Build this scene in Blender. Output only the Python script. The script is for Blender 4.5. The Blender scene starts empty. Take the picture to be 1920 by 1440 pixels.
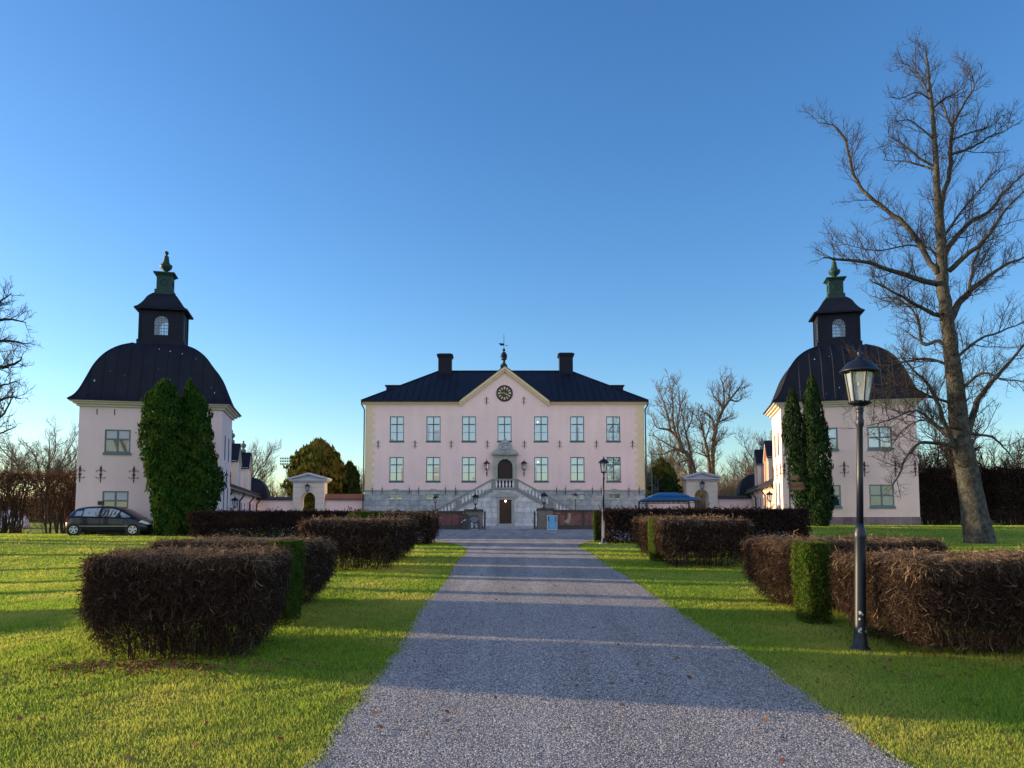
import bpy, math, random
import numpy as np
from mathutils import Vector, Matrix
random.seed(7); rng = np.random.default_rng(7)
S = bpy.context.scene; COL = S.collection
R = math.radians
EYE = 1.75; F = 1442.0; CX = 945.0; HY = 970.0     # the viewpoint: eye height, focal length and vanishing point in photo pixels
PITCH = math.atan(109/1442)
# ---------------------------------------------------------------- camera
cam = bpy.data.cameras.new('Camera'); co = bpy.data.objects.new('Camera', cam); COL.objects.link(co)
co.location = (0, 0, EYE); co.rotation_euler = (R(90)+PITCH, 0, 0)
cam.sensor_fit = 'HORIZONTAL'; cam.sensor_width = 36; cam.lens = 36*F/1920
cam.shift_x = 15/1920; cam.shift_y = 141/1920; cam.clip_end = 3000; cam.clip_start = .05
S.camera = co
def at(px, py, D):
    """world point seen at a photo pixel, on the vertical plane y = D"""
    a = (px-CX)/F; b = -(py-(720+141))/F
    cp, sp = math.cos(PITCH), math.sin(PITCH)
    d = Vector((a, cp-b*sp, sp+b*cp))
    return Vector((0, 0, EYE)) + d*(D/d.y)
def X(px, D): return (px-CX)/F*D
def sm(t): t = np.clip(t, 0, 1); return t*t*(3-2*t)
_py = [-60, 0, 5, 10, 14, 18, 22, 26, 30, 36, 42, 50, 55, 60, 66, 80, 900]
_pz = [-1.0, 0, .17, .335, .46, .575, .67, .745, .795, .83, .85, .865, .88, .97, 1.04, 1.05, 1.05]
def H(x, y):
    x = np.asarray(x, float); y = np.asarray(y, float)
    z = np.zeros(np.broadcast(x, y).shape)
    for o in (-1.5, -.75, 0, .75, 1.5): z = z + np.interp(y+o, _py, _pz)/5
    z = z + .44*sm((x-9)/6)*sm((y-31)/9)*sm((75-y)/10)
    z = z - .055*np.clip(-(x+5), 0, 14)*sm((y-2)/5)*sm((34-y)/16)
    return z
def h(x, y): return float(H(x, y))
# ---------------------------------------------------------------- mesh helpers
class MB:
    def __init__(s): s.v = []; s.f = []; s.m = []; s.M = None; s.mi = 0
    def add(s, vs, fs, mi=None):
        b = len(s.v); M = s.M
        for p in vs:
            s.v.append(tuple(M @ Vector(p)) if M is not None else tuple(p))
        for f in fs: s.f.append(tuple(b+i for i in f)); s.m.append(s.mi if mi is None else mi)
        return s
    def box(s, x0, x1, y0, y1, z0, z1, mi=None):
        if x0 > x1: x0, x1 = x1, x0
        v = [(x0,y0,z0),(x1,y0,z0),(x1,y1,z0),(x0,y1,z0),(x0,y0,z1),(x1,y0,z1),(x1,y1,z1),(x0,y1,z1)]
        return s.add(v, [(0,3,2,1),(4,5,6,7),(0,1,5,4),(1,2,6,5),(2,3,7,6),(3,0,4,7)], mi)
    def prism(s, poly, y0, y1, mi=None, plane='xz'):
        """polygon in a plane, extruded along the remaining axis"""
        n = len(poly)
        mk = {'xz': lambda a,b,c: (a,c,b), 'xy': lambda a,b,c: (a,b,c), 'yz': lambda a,b,c: (c,a,b)}[plane]
        v = [mk(a,b,y0) for a,b in poly]+[mk(a,b,y1) for a,b in poly]
        fs = [tuple(range(n)), tuple(range(2*n-1, n-1, -1))]+[(i,(i+1)%n+0,(i+1)%n+n,i+n)[::-1] for i in range(n)]
        return s.add(v, fs, mi)
    def quad(s, *p, mi=None): return s.add(p, [tuple(range(len(p)))], mi)
    def lathe(s, prof, c=(0,0,0), n=16, mi=None, rot=0, sx=1, sy=1):
        v = []; fs = []; k = len(prof)
        for i in range(n):
            a = rot+2*math.pi*i/n
            for r, z in prof: v.append((c[0]+r*math.cos(a)*sx, c[1]+r*math.sin(a)*sy, c[2]+z))
        for i in range(n):
            j = (i+1) % n
            for q in range(k-1): fs.append((i*k+q, j*k+q, j*k+q+1, i*k+q+1))
        fs.append(tuple(i*k for i in range(n))[::-1]); fs.append(tuple(i*k+k-1 for i in range(n)))
        return s.add(v, fs, mi)
    def tube(s, pts, r, n=8, mi=None):
        pts = [Vector(p) for p in pts]; k = len(pts)
        rr = r if isinstance(r, (list, tuple)) else [r]*k
        v = []; fs = []
        up = None
        for i, p in enumerate(pts):
            t = (pts[min(i+1,k-1)]-pts[max(i-1,0)]).normalized()
            if up is None:
                up = Vector((0,0,1)) if abs(t.z) < .9 else Vector((1,0,0))
            a = t.cross(up)
            a = a.normalized() if a.length > 1e-5 else t.orthogonal().normalized()
            b = t.cross(a).normalized(); up = a.cross(t).normalized()
            for j in range(n):
                w = 2*math.pi*j/n
                v.append(p+(a*math.cos(w)+b*math.sin(w))*rr[i])
        for i in range(k-1):
            for j in range(n):
                q = (j+1) % n
                fs.append((i*n+j, i*n+q, (i+1)*n+q, (i+1)*n+j))
        fs.append(tuple(range(n))[::-1]); fs.append(tuple((k-1)*n+j for j in range(n)))
        return s.add(v, fs, mi)
    def wall(s, x0, x1, z0, z1, y, holes, dep, mi=None, arch=False):
        """wall face looking to -y with rectangular holes (x0,x1,z0,z1) and reveals going to y+dep"""
        xs = sorted({x0, x1}|{q for hh in holes for q in hh[:2]}); zs = sorted({z0, z1}|{q for hh in holes for q in hh[2:4]})
        for a, b in zip(xs, xs[1:]):
            for c, d in zip(zs, zs[1:]):
                mx, mz = (a+b)/2, (c+d)/2
                if any(q[0] < mx < q[1] and q[2] < mz < q[3] for q in holes): continue
                s.quad((a,y,c),(b,y,c),(b,y,d),(a,y,d), mi=mi)
        Y = y+dep
        for a, b, c, d in holes:
            s.quad((a,y,c),(a,y,d),(a,Y,d),(a,Y,c), mi=mi); s.quad((b,y,c),(b,Y,c),(b,Y,d),(b,y,d), mi=mi)
            s.quad((a,y,d),(b,y,d),(b,Y,d),(a,Y,d), mi=mi); s.quad((a,y,c),(a,Y,c),(b,Y,c),(b,y,c), mi=mi)
        return s
    def archwall(s, x0, x1, z0, z1, cx, hw, zb, zs, y0, y1, mi=None, n=12, both=True, rise=None):
        """slab from y0 to y1 pierced by an arched opening"""
        rise = hw if rise is None else rise
        arc = [(cx-hw*math.cos(math.pi*i/n), zs+rise*math.sin(math.pi*i/n)) for i in range(n+1)]
        for y in ((y0, y1) if both else (y0,)):
            q = lambda *p: s.quad(*(p if y == y0 else p[::-1]), mi=mi)
            q((x0,y,z0),(cx-hw,y,z0),(cx-hw,y,z1),(x0,y,z1)); q((cx+hw,y,z0),(x1,y,z0),(x1,y,z1),(cx+hw,y,z1))
            if zb > z0: q((cx-hw,y,z0),(cx+hw,y,z0),(cx+hw,y,zb),(cx-hw,y,zb))
            for (a,b),(c,d) in zip(arc, arc[1:]): q((a,y,b),(c,y,d),(c,y,z1),(a,y,z1))
        path = [(cx-hw, zb)]+arc+[(cx+hw, zb)]
        for (a,b),(c,d) in zip(path, path[1:]): s.quad((a,y0,b),(a,y1,b),(c,y1,d),(c,y0,d), mi=mi)
        if zb > z0: s.quad((cx-hw,y0,zb),(cx+hw,y0,zb),(cx+hw,y1,zb),(cx-hw,y1,zb), mi=mi)
        return s
    def build(s, name, mats, parent=None, loc=(0,0,0), smooth=False):
        me = bpy.data.meshes.new(name); me.from_pydata(s.v, [], s.f)
        for m in (mats if isinstance(mats, (list, tuple)) else [mats]): me.materials.append(m)
        me.polygons.foreach_set('material_index', s.m)
        if smooth: me.polygons.foreach_set('use_smooth', [True]*len(s.f))
        me.update()
        return link(name, me, parent, loc)
def link(name, me, parent=None, loc=(0,0,0)):
    o = bpy.data.objects.new(name, me); COL.objects.link(o); o.location = loc
    if parent is not None: o.parent = parent
    return o
def tag(o, label=None, cat=None, group=None, kind=None):
    for k, v in (('label', label), ('category', cat), ('group', group), ('kind', kind)):
        if v: o[k] = v
        elif k in o: del o[k]
    return o
def empty(name, loc, rz=0, label=None, cat=None, group=None):
    o = bpy.data.objects.new(name, None); COL.objects.link(o); o.empty_display_size = .3
    o.location = loc; o.rotation_euler = (0, 0, rz)
    return tag(o, label, cat, group)
def dup(o, parent=None, loc=None):
    c = o.copy(); COL.objects.link(c); c.parent = parent
    if loc is not None: c.location = loc
    for ch in list(o.children): dup(ch, c)
    return c
def arr_mesh(name, V, faces, mats, mi=None, smooth=False):
    """faces: (M,k) int array"""
    me = bpy.data.meshes.new(name); k = faces.shape[1]; M = len(faces)
    me.vertices.add(len(V)); me.vertices.foreach_set('co', np.ascontiguousarray(V, np.float32).ravel())
    me.loops.add(M*k); me.loops.foreach_set('vertex_index', np.ascontiguousarray(faces, np.int32).ravel())
    me.polygons.add(M); me.polygons.foreach_set('loop_start', np.arange(M, dtype=np.int32)*k)
    for m in (mats if isinstance(mats, (list, tuple)) else [mats]): me.materials.append(m)
    if mi is not None: me.polygons.foreach_set('material_index', np.ascontiguousarray(mi, np.int32))
    if smooth: me.polygons.foreach_set('use_smooth', np.ones(M, bool))
    me.update(calc_edges=True); me.validate(); return me
def tubes(P, Rd, n=3):
    """P (N,K,3) polylines, Rd (N,K) radii -> V, quads"""
    N, K, _ = P.shape
    T = np.empty_like(P); T[:,1:-1] = P[:,2:]-P[:,:-2]; T[:,0] = P[:,1]-P[:,0]; T[:,-1] = P[:,-1]-P[:,-2]
    T /= np.linalg.norm(T, axis=2, keepdims=True)+1e-9
    ref = np.where(np.abs(T[:,:1,2:3]) < .8, np.array([0,0,1.]), np.array([1.,0,0]))
    A = np.cross(T, np.broadcast_to(ref, T.shape)); A /= np.linalg.norm(A, axis=2, keepdims=True)+1e-9
    B = np.cross(T, A)
    w = np.arange(n)*2*np.pi/n
    V = P[:,:,None,:]+Rd[:,:,None,None]*(A[:,:,None,:]*np.cos(w)[None,None,:,None]+B[:,:,None,:]*np.sin(w)[None,None,:,None])
    idx = np.arange(N*K*n).reshape(N, K, n)
    a = idx[:,:-1]; b = idx[:,1:]
    F_ = np.stack([a, np.roll(a,-1,2), np.roll(b,-1,2), b], -1).reshape(-1, 4)
    return V.reshape(-1, 3), F_
def join(parts):
    Vs = []; Fs = []; Ms = []; o = 0
    for i, (V, F_, m) in enumerate(parts):
        Vs.append(V); Fs.append(F_+o); Ms.append(np.full(len(F_), m)); o += len(V)
    return np.concatenate(Vs), np.concatenate(Fs), np.concatenate(Ms)
def unit(n, r=rng):
    d = r.normal(size=(n, 3)); return d/np.linalg.norm(d, axis=1, keepdims=True)
def cards(C, N_, size, aspect=.5):
    """small diamond leaves at C, roughly facing N_, of size (n,)"""
    n = len(C); A = np.cross(N_, unit(n)); A /= np.linalg.norm(A, axis=1, keepdims=True)+1e-9
    B = np.cross(N_, A); s = size[:,None]
    V = np.stack([C-A*s, C-B*s*aspect, C+A*s, C+B*s*aspect], 1).reshape(-1, 3)
    return V, np.arange(n*4).reshape(-1, 4)
# ---------------------------------------------------------------- materials
def lin(c): return tuple(((v/255+.055)/1.055)**2.4 if v > 10 else v/255/12.92 for v in c)
MATS = {}
def mat(name, col, rough=.8, metal=0, col2=None, ns=3, fac='noise', bs=None, bst=.3, bd=.01, spec=.3, emit=None, det=6, con=.25, coat=0, coords='Object', streak=0):
    m = bpy.data.materials.new(name); m.use_nodes = True; nt = m.node_tree; N = nt.nodes; L = nt.links
    b = N['Principled BSDF']; b.inputs['Roughness'].default_value = rough; b.inputs['Metallic'].default_value = metal
    b.inputs['Specular IOR Level'].default_value = spec
    if coat: b.inputs['Coat Weight'].default_value = coat; b.inputs['Coat Roughness'].default_value = .04
    b.inputs['Base Color'].default_value = (*col, 1)
    tc = N.new('ShaderNodeTexCoord'); co_ = tc.outputs[coords]
    if col2 is not None:
        mx = N.new('ShaderNodeMix'); mx.data_type = 'RGBA'; mx.inputs[6].default_value = (*col, 1); mx.inputs[7].default_value = (*col2, 1)
        if fac == 'island':
            g = N.new('ShaderNodeNewGeometry'); L.new(g.outputs['Random Per Island'], mx.inputs[0])
        else:
            n = N.new('ShaderNodeTexNoise'); n.inputs['Scale'].default_value = ns; n.inputs['Detail'].default_value = det; n.inputs['Roughness'].default_value = .65
            r = N.new('ShaderNodeMapRange'); r.inputs[1].default_value = .5-con/1; r.inputs[2].default_value = .5+con
            L.new(co_, n.inputs['Vector']); L.new(n.outputs['Fac'], r.inputs[0]); L.new(r.outputs[0], mx.inputs[0])
        L.new(mx.outputs[2], b.inputs['Base Color'])
        if streak:      # rain streaks and damp patches
            mp = N.new('ShaderNodeMapping'); mp.inputs['Scale'].default_value = (1.6, 1.6, .2); L.new(co_, mp.inputs['Vector'])
            s1 = N.new('ShaderNodeTexNoise'); s1.inputs['Scale'].default_value = 1; s1.inputs['Detail'].default_value = 7; s1.inputs['Roughness'].default_value = .6; L.new(mp.outputs[0], s1.inputs['Vector'])
            s2 = N.new('ShaderNodeTexNoise'); s2.inputs['Scale'].default_value = .28; s2.inputs['Detail'].default_value = 6; L.new(co_, s2.inputs['Vector'])
            sa = N.new('ShaderNodeMath'); sa.operation = 'ADD'; L.new(s1.outputs['Fac'], sa.inputs[0]); L.new(s2.outputs['Fac'], sa.inputs[1])
            sr = N.new('ShaderNodeMapRange'); sr.inputs[1].default_value = .75; sr.inputs[2].default_value = 1.2; sr.inputs[3].default_value = 1-streak; sr.inputs[4].default_value = 1+streak*.4; L.new(sa.outputs[0], sr.inputs[0])
            sm_ = N.new('ShaderNodeMix'); sm_.data_type = 'RGBA'; sm_.blend_type = 'MULTIPLY'; sm_.inputs[0].default_value = 1; L.new(mx.outputs[2], sm_.inputs[6]); L.new(sr.outputs[0], sm_.inputs[7]); L.new(sm_.outputs[2], b.inputs['Base Color'])
    if bs:
        n = N.new('ShaderNodeTexNoise'); n.inputs['Scale'].default_value = bs; n.inputs['Detail'].default_value = 5; L.new(co_, n.inputs['Vector'])
        bp = N.new('ShaderNodeBump'); bp.inputs['Strength'].default_value = bst; bp.inputs['Distance'].default_value = bd
        L.new(n.outputs['Fac'], bp.inputs['Height']); L.new(bp.outputs[0], b.inputs['Normal'])
    if emit: b.inputs['Emission Color'].default_value = (*emit[0], 1); b.inputs['Emission Strength'].default_value = emit[1]
    MATS[name] = m; return m
def block_mat(name, c1, c2, mortar, bw, rh, ms=.012, rough=.85, bias=0, extra=None, bump=.5, axis='xz'):
    m = bpy.data.materials.new(name); m.use_nodes = True; nt = m.node_tree; N = nt.nodes; L = nt.links
    b = N['Principled BSDF']; b.inputs['Roughness'].default_value = rough; b.inputs['Specular IOR Level'].default_value = .25
    tc = N.new('ShaderNodeTexCoord'); sp = N.new('ShaderNodeSeparateXYZ'); cb = N.new('ShaderNodeCombineXYZ'); L.new(tc.outputs['Object'], sp.inputs[0])
    ad = N.new('ShaderNodeMath'); L.new(sp.outputs[0], ad.inputs[0]); L.new(sp.outputs[1], ad.inputs[1]); L.new(ad.outputs[0], cb.inputs[0]); L.new(sp.outputs[2], cb.inputs[1])
    br = N.new('ShaderNodeTexBrick'); L.new(cb.outputs[0], br.inputs['Vector']); br.inputs['Scale'].default_value = 1
    br.inputs['Color1'].default_value = (*c1, 1); br.inputs['Color2'].default_value = (*c2, 1); br.inputs['Mortar'].default_value = (*mortar, 1)
    br.inputs['Brick Width'].default_value = bw; br.inputs['Row Height'].default_value = rh; br.inputs['Mortar Size'].default_value = ms; br.inputs['Bias'].default_value = bias
    br.offset_frequency = 2; br.squash = .7; br.squash_frequency = 3
    no = N.new('ShaderNodeTexNoise'); no.inputs['Scale'].default_value = 2.2; no.inputs['Detail'].default_value = 9; no.inputs['Roughness'].default_value = .7; L.new(tc.outputs['Object'], no.inputs['Vector'])
    rp = N.new('ShaderNodeMapRange'); rp.inputs[1].default_value = .3; rp.inputs[2].default_value = .7; rp.inputs[3].default_value = .6; rp.inputs[4].default_value = 1.3; L.new(no.outputs['Fac'], rp.inputs[0])
    mx = N.new('ShaderNodeMix'); mx.data_type = 'RGBA'; mx.blend_type = 'MULTIPLY'; mx.inputs[0].default_value = 1
    L.new(br.outputs['Color'], mx.inputs[6]); L.new(rp.outputs[0], mx.inputs[7]); L.new(mx.outputs[2], b.inputs['Base Color'])
    mt = N.new('ShaderNodeMath'); mt.operation = 'MULTIPLY_ADD'; mt.inputs[1].default_value = -1.0; L.new(br.outputs['Fac'], mt.inputs[0]); L.new(no.outputs['Fac'], mt.inputs[2])
    bp = N.new('ShaderNodeBump'); bp.inputs['Strength'].default_value = bump; bp.inputs['Distance'].default_value = .02; L.new(mt.outputs[0], bp.inputs['Height']); L.new(bp.outputs[0], b.inputs['Normal'])
    MATS[name] = m; return m
def leaf_mat(name, c1, c2, trans=.35, c3=None, ns=1.2):
    m = bpy.data.materials.new(name); m.use_nodes = True; nt = m.node_tree; N = nt.nodes; L = nt.links
    N.remove(N['Principled BSDF']); out = N['Material Output']
    g = N.new('ShaderNodeNewGeometry'); mx = N.new('ShaderNodeMix'); mx.data_type = 'RGBA'; mx.inputs[6].default_value = (*c1, 1); mx.inputs[7].default_value = (*c2, 1)
    L.new(g.outputs['Random Per Island'], mx.inputs[0]); res = mx.outputs[2]
    if c3 is not None:
        tc = N.new('ShaderNodeTexCoord'); no = N.new('ShaderNodeTexNoise'); no.inputs['Scale'].default_value = ns; no.inputs['Detail'].default_value = 4; L.new(tc.outputs['Object'], no.inputs['Vector'])
        rp = N.new('ShaderNodeMapRange'); rp.inputs[1].default_value = .42; rp.inputs[2].default_value = .66; L.new(no.outputs['Fac'], rp.inputs[0])
        m2 = N.new('ShaderNodeMix'); m2.data_type = 'RGBA'; m2.inputs[7].default_value = (*c3, 1); L.new(rp.outputs[0], m2.inputs[0]); L.new(res, m2.inputs[6]); res = m2.outputs[2]
    d = N.new('ShaderNodeBsdfDiffuse'); t = N.new('ShaderNodeBsdfTranslucent'); s = N.new('ShaderNodeMixShader'); s.inputs[0].default_value = trans
    L.new(res, d.inputs[0]); L.new(res, t.inputs[0]); L.new(d.outputs[0], s.inputs[1]); L.new(t.outputs[0], s.inputs[2]); L.new(s.outputs[0], out.inputs[0])
    MATS[name] = m; return m
def glass_mat(name, tint, refl, body, rough=.03, clear=0., wob=.0):
    m = bpy.data.materials.new(name); m.use_nodes = True; nt = m.node_tree; N = nt.nodes; L = nt.links
    N.remove(N['Principled BSDF']); out = N['Material Output']
    d = N.new('ShaderNodeBsdfDiffuse'); d.inputs[0].default_value = (*body, 1); g = N.new('ShaderNodeBsdfGlossy'); g.inputs[0].default_value = (*tint, 1); g.inputs['Roughness'].default_value = rough
    s = N.new('ShaderNodeMixShader'); s.inputs[0].default_value = refl; L.new(g.outputs[0], s.inputs[2])
    if clear:
        t = N.new('ShaderNodeBsdfTransparent'); q = N.new('ShaderNodeMixShader'); q.inputs[0].default_value = clear
        L.new(d.outputs[0], q.inputs[1]); L.new(t.outputs[0], q.inputs[2]); L.new(q.outputs[0], s.inputs[1])
    else: L.new(d.outputs[0], s.inputs[1])
    if wob:
        tc = N.new('ShaderNodeTexCoord'); no = N.new('ShaderNodeTexNoise'); no.inputs['Scale'].default_value = 1.7; L.new(tc.outputs['Object'], no.inputs['Vector'])
        bp = N.new('ShaderNodeBump'); bp.inputs['Strength'].default_value = wob; bp.inputs['Distance'].default_value = .03; L.new(no.outputs['Fac'], bp.inputs['Height']); L.new(bp.outputs[0], g.inputs['Normal'])
    L.new(s.outputs[0], out.inputs[0]); MATS[name] = m; return m
pink = mat('pink_render', (.80,.62,.575), .9, col2=(.74,.575,.535), ns=.7, bs=40, bst=.12, spec=.15, streak=.07)
pinkw = mat('wing_render', (.72,.50,.40), .9, col2=(.66,.46,.37), ns=.8, bs=40, bst=.12, spec=.15, streak=.07)
peach = mat('peach_render', (.62,.30,.22), .9, col2=(.56,.27,.2), ns=.9, bs=40, bst=.12, spec=.15)
beige = mat('beige_render', (.72,.59,.38), .9, col2=(.64,.53,.34), ns=1.5, bs=30, bst=.15, spec=.15)
cream = mat('cream_render', (.62,.56,.47), .9, col2=(.56,.51,.44), ns=1.5, bs=30, bst=.15, spec=.15)
greyp = mat('grey_paint', (.42,.44,.49), .7, col2=(.36,.38,.43), ns=2)
roofm = mat('roof_sheet', (.006,.008,.018), .6, metal=.0, col2=(.013,.016,.030), ns=1.3, bs=3, bst=.3, bd=.03, spec=.14)
rooft = mat('roof_specks', (.35,.38,.42), .7)
tile = mat('dark_tiles', (.03,.03,.036), .6, col2=(.05,.045,.05), ns=4, bs=12, bst=.8, bd=.04)
coping = mat('brown_tiles', (.17,.09,.06), .8, col2=(.11,.06,.045), ns=5, bs=14, bst=.9, bd=.04)
copper = mat('green_copper', (.014,.05,.045), .6, metal=.2, col2=(.010,.032,.03), ns=5)
urnm = mat('pale_copper', (.12,.2,.2), .6, col2=(.08,.14,.14), ns=8)
black = mat('black_iron', (.008,.009,.013), .4, spec=.5, col2=(.02,.02,.024), ns=9)
iron = mat('rusty_iron', (.035,.025,.028), .7, col2=(.07,.045,.04), ns=14)
lamppaint = mat('lamp_paint', (.005,.008,.020), .42, col2=(.009,.013,.025), ns=6, spec=.35)
worn = mat('worn_paint', (.42,.44,.47), .7)
winf = mat('window_paint', (.075,.12,.14), .6, col2=(.06,.1,.12), ns=5)
winl = mat('window_paint_pale', (.14,.2,.23), .6, col2=(.11,.165,.19), ns=5)
glass = glass_mat('window_glass', (.62,.73,.78), .42, (.05,.07,.08), .02, wob=.25)
glass2 = glass_mat('window_glass_dark', (.5,.62,.70), .22, (.02,.03,.036), .02, wob=.2)
clearg = glass_mat('lantern_glass', (.85,.92,.98), .2, (.55,.63,.74), .08, clear=.6)
seeg = glass_mat('belfry_glass', (.6,.7,.8), .12, (.25,.32,.4), .05, clear=.7)
curtain = mat('curtain', (.5,.52,.55), .9)
goldm = mat('gold', (.6,.47,.25), .45, metal=.3)
doorm = mat('oak_door', (.07,.035,.022), .6, col2=(.045,.022,.015), ns=4, bs=20, bst=.4)
stone = mat('grey_stone', (.37,.39,.36), .85, col2=(.26,.275,.25), ns=2.5, bs=12, bst=.5, bd=.02)
stonel = mat('pale_stone', (.74,.76,.78), .8, col2=(.62,.64,.66), ns=7, bs=25, bst=.3)
carved = mat('carved_stone', (.42,.45,.46), .85, col2=(.27,.29,.30), ns=5, bs=7, bst=1, bd=.12)
railst = mat('rail_stone', (.17,.19,.17), .85, col2=(.26,.28,.25), ns=3, bs=12, bst=.4)
ashlar = block_mat('ashlar', (.27,.32,.34), (.42,.43,.41), (.17,.19,.2), 1.25, .46)
ashl2 = block_mat('ashlar_stair', (.46,.49,.50), (.60,.62,.61), (.25,.27,.28), 1.1, .43)
plinthm = block_mat('plinth_stone', (.16,.11,.14), (.26,.2,.21), (.1,.09,.1), 1.0, .6)
courtw = block_mat('court_wall', (.17,.075,.07), (.22,.13,.11), (.09,.06,.055), 1.5, 1.1, ms=.02)
dstone = mat('dark_stone', (.035,.04,.042), .85, col2=(.075,.08,.07), ns=4, bs=10, bst=.6, bd=.03)
tarp = mat('tent_cloth', (.5,.52,.55), .8)
blueroof = mat('blue_canopy', (.012,.085,.23), .55, col2=(.010,.065,.19), ns=2)
signb = mat('sign_blue', (.06,.30,.52), .5)
chalk = mat('chalk', (.55,.62,.66), .8)
brownb = mat('brown_board', (.13,.05,.025), .6, col2=(.09,.035,.02), ns=5)
yel = mat('board_edge', (.4,.25,.12), .7)
bark = mat('bark', (.018,.016,.014), .9, col2=(.08,.082,.07), ns=5, bs=16, bst=1, bd=.05, con=.16)
barkd = mat('twig_bark', (.028,.02,.018), .9, col2=(.055,.04,.03), ns=3)
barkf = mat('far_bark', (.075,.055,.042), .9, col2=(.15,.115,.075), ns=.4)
twigm = leaf_mat('hedge_twigs', (.010,.008,.009), (.095,.062,.047), .12)
twiglit = leaf_mat('hedge_tips_sunlit', (.07,.045,.033), (.42,.30,.20), .2)  # clipped tan tips, with sunlight on the hedge tops put into the colour
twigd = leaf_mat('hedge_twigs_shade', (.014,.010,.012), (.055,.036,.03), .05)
twigt = leaf_mat('tall_hedge_twigs', (.05,.03,.02), (.16,.08,.05), .15)
deadleaf = leaf_mat('dead_leaves', (.16,.05,.03), (.26,.16,.09), .2)
yew = leaf_mat('yew_leaves', (.015,.045,.008), (.06,.105,.018), .2, c3=(.085,.11,.02), ns=5)
thuja = leaf_mat('thuja_leaves', (.008,.034,.008), (.030,.080,.014), .2, c3=(.05,.08,.014))
cypm = leaf_mat('cypress_leaves', (.010,.028,.012), (.028,.05,.016), .15)
goldc = leaf_mat('golden_conifer', (.06,.065,.014), (.16,.125,.03), .25, c3=(.055,.08,.02), ns=.5)
darkc = leaf_mat('dark_conifer', (.018,.035,.012), (.04,.06,.018), .2)
brush = leaf_mat('far_brush', (.26,.18,.11), (.46,.34,.21), .2)
grassb = leaf_mat('grass_blades', (.12,.25,.022), (.36,.46,.065), .5, c3=(.48,.47,.10), ns=.55)
paint = mat('car_paint', (.003,.005,.014), .3, spec=.3, coat=.35)
tyre = mat('tyre', (.012,.012,.013), .8)
alloy = mat('alloy', (.55,.57,.6), .35, metal=.7)
carg = glass_mat('car_glass', (.6,.75,.8), .4, (.03,.045,.05), .02)
chrome = mat('trim', (.4,.43,.46), .3, metal=.8)
lens = mat('headlight_lens', (.55,.6,.66), .15, spec=.7)
redl = mat('tail_light', (.25,.03,.03), .25)
redw = mat('red_boards', (.30,.03,.025), .8, col2=(.24,.025,.02), ns=3)
browng = glass_mat('brown_glass', (.6,.7,.75), .16, (.22,.13,.06), .03)
bulb = mat('bulb', (.9,.8,.6), .5, emit=((1,.78,.55), 3))
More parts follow.
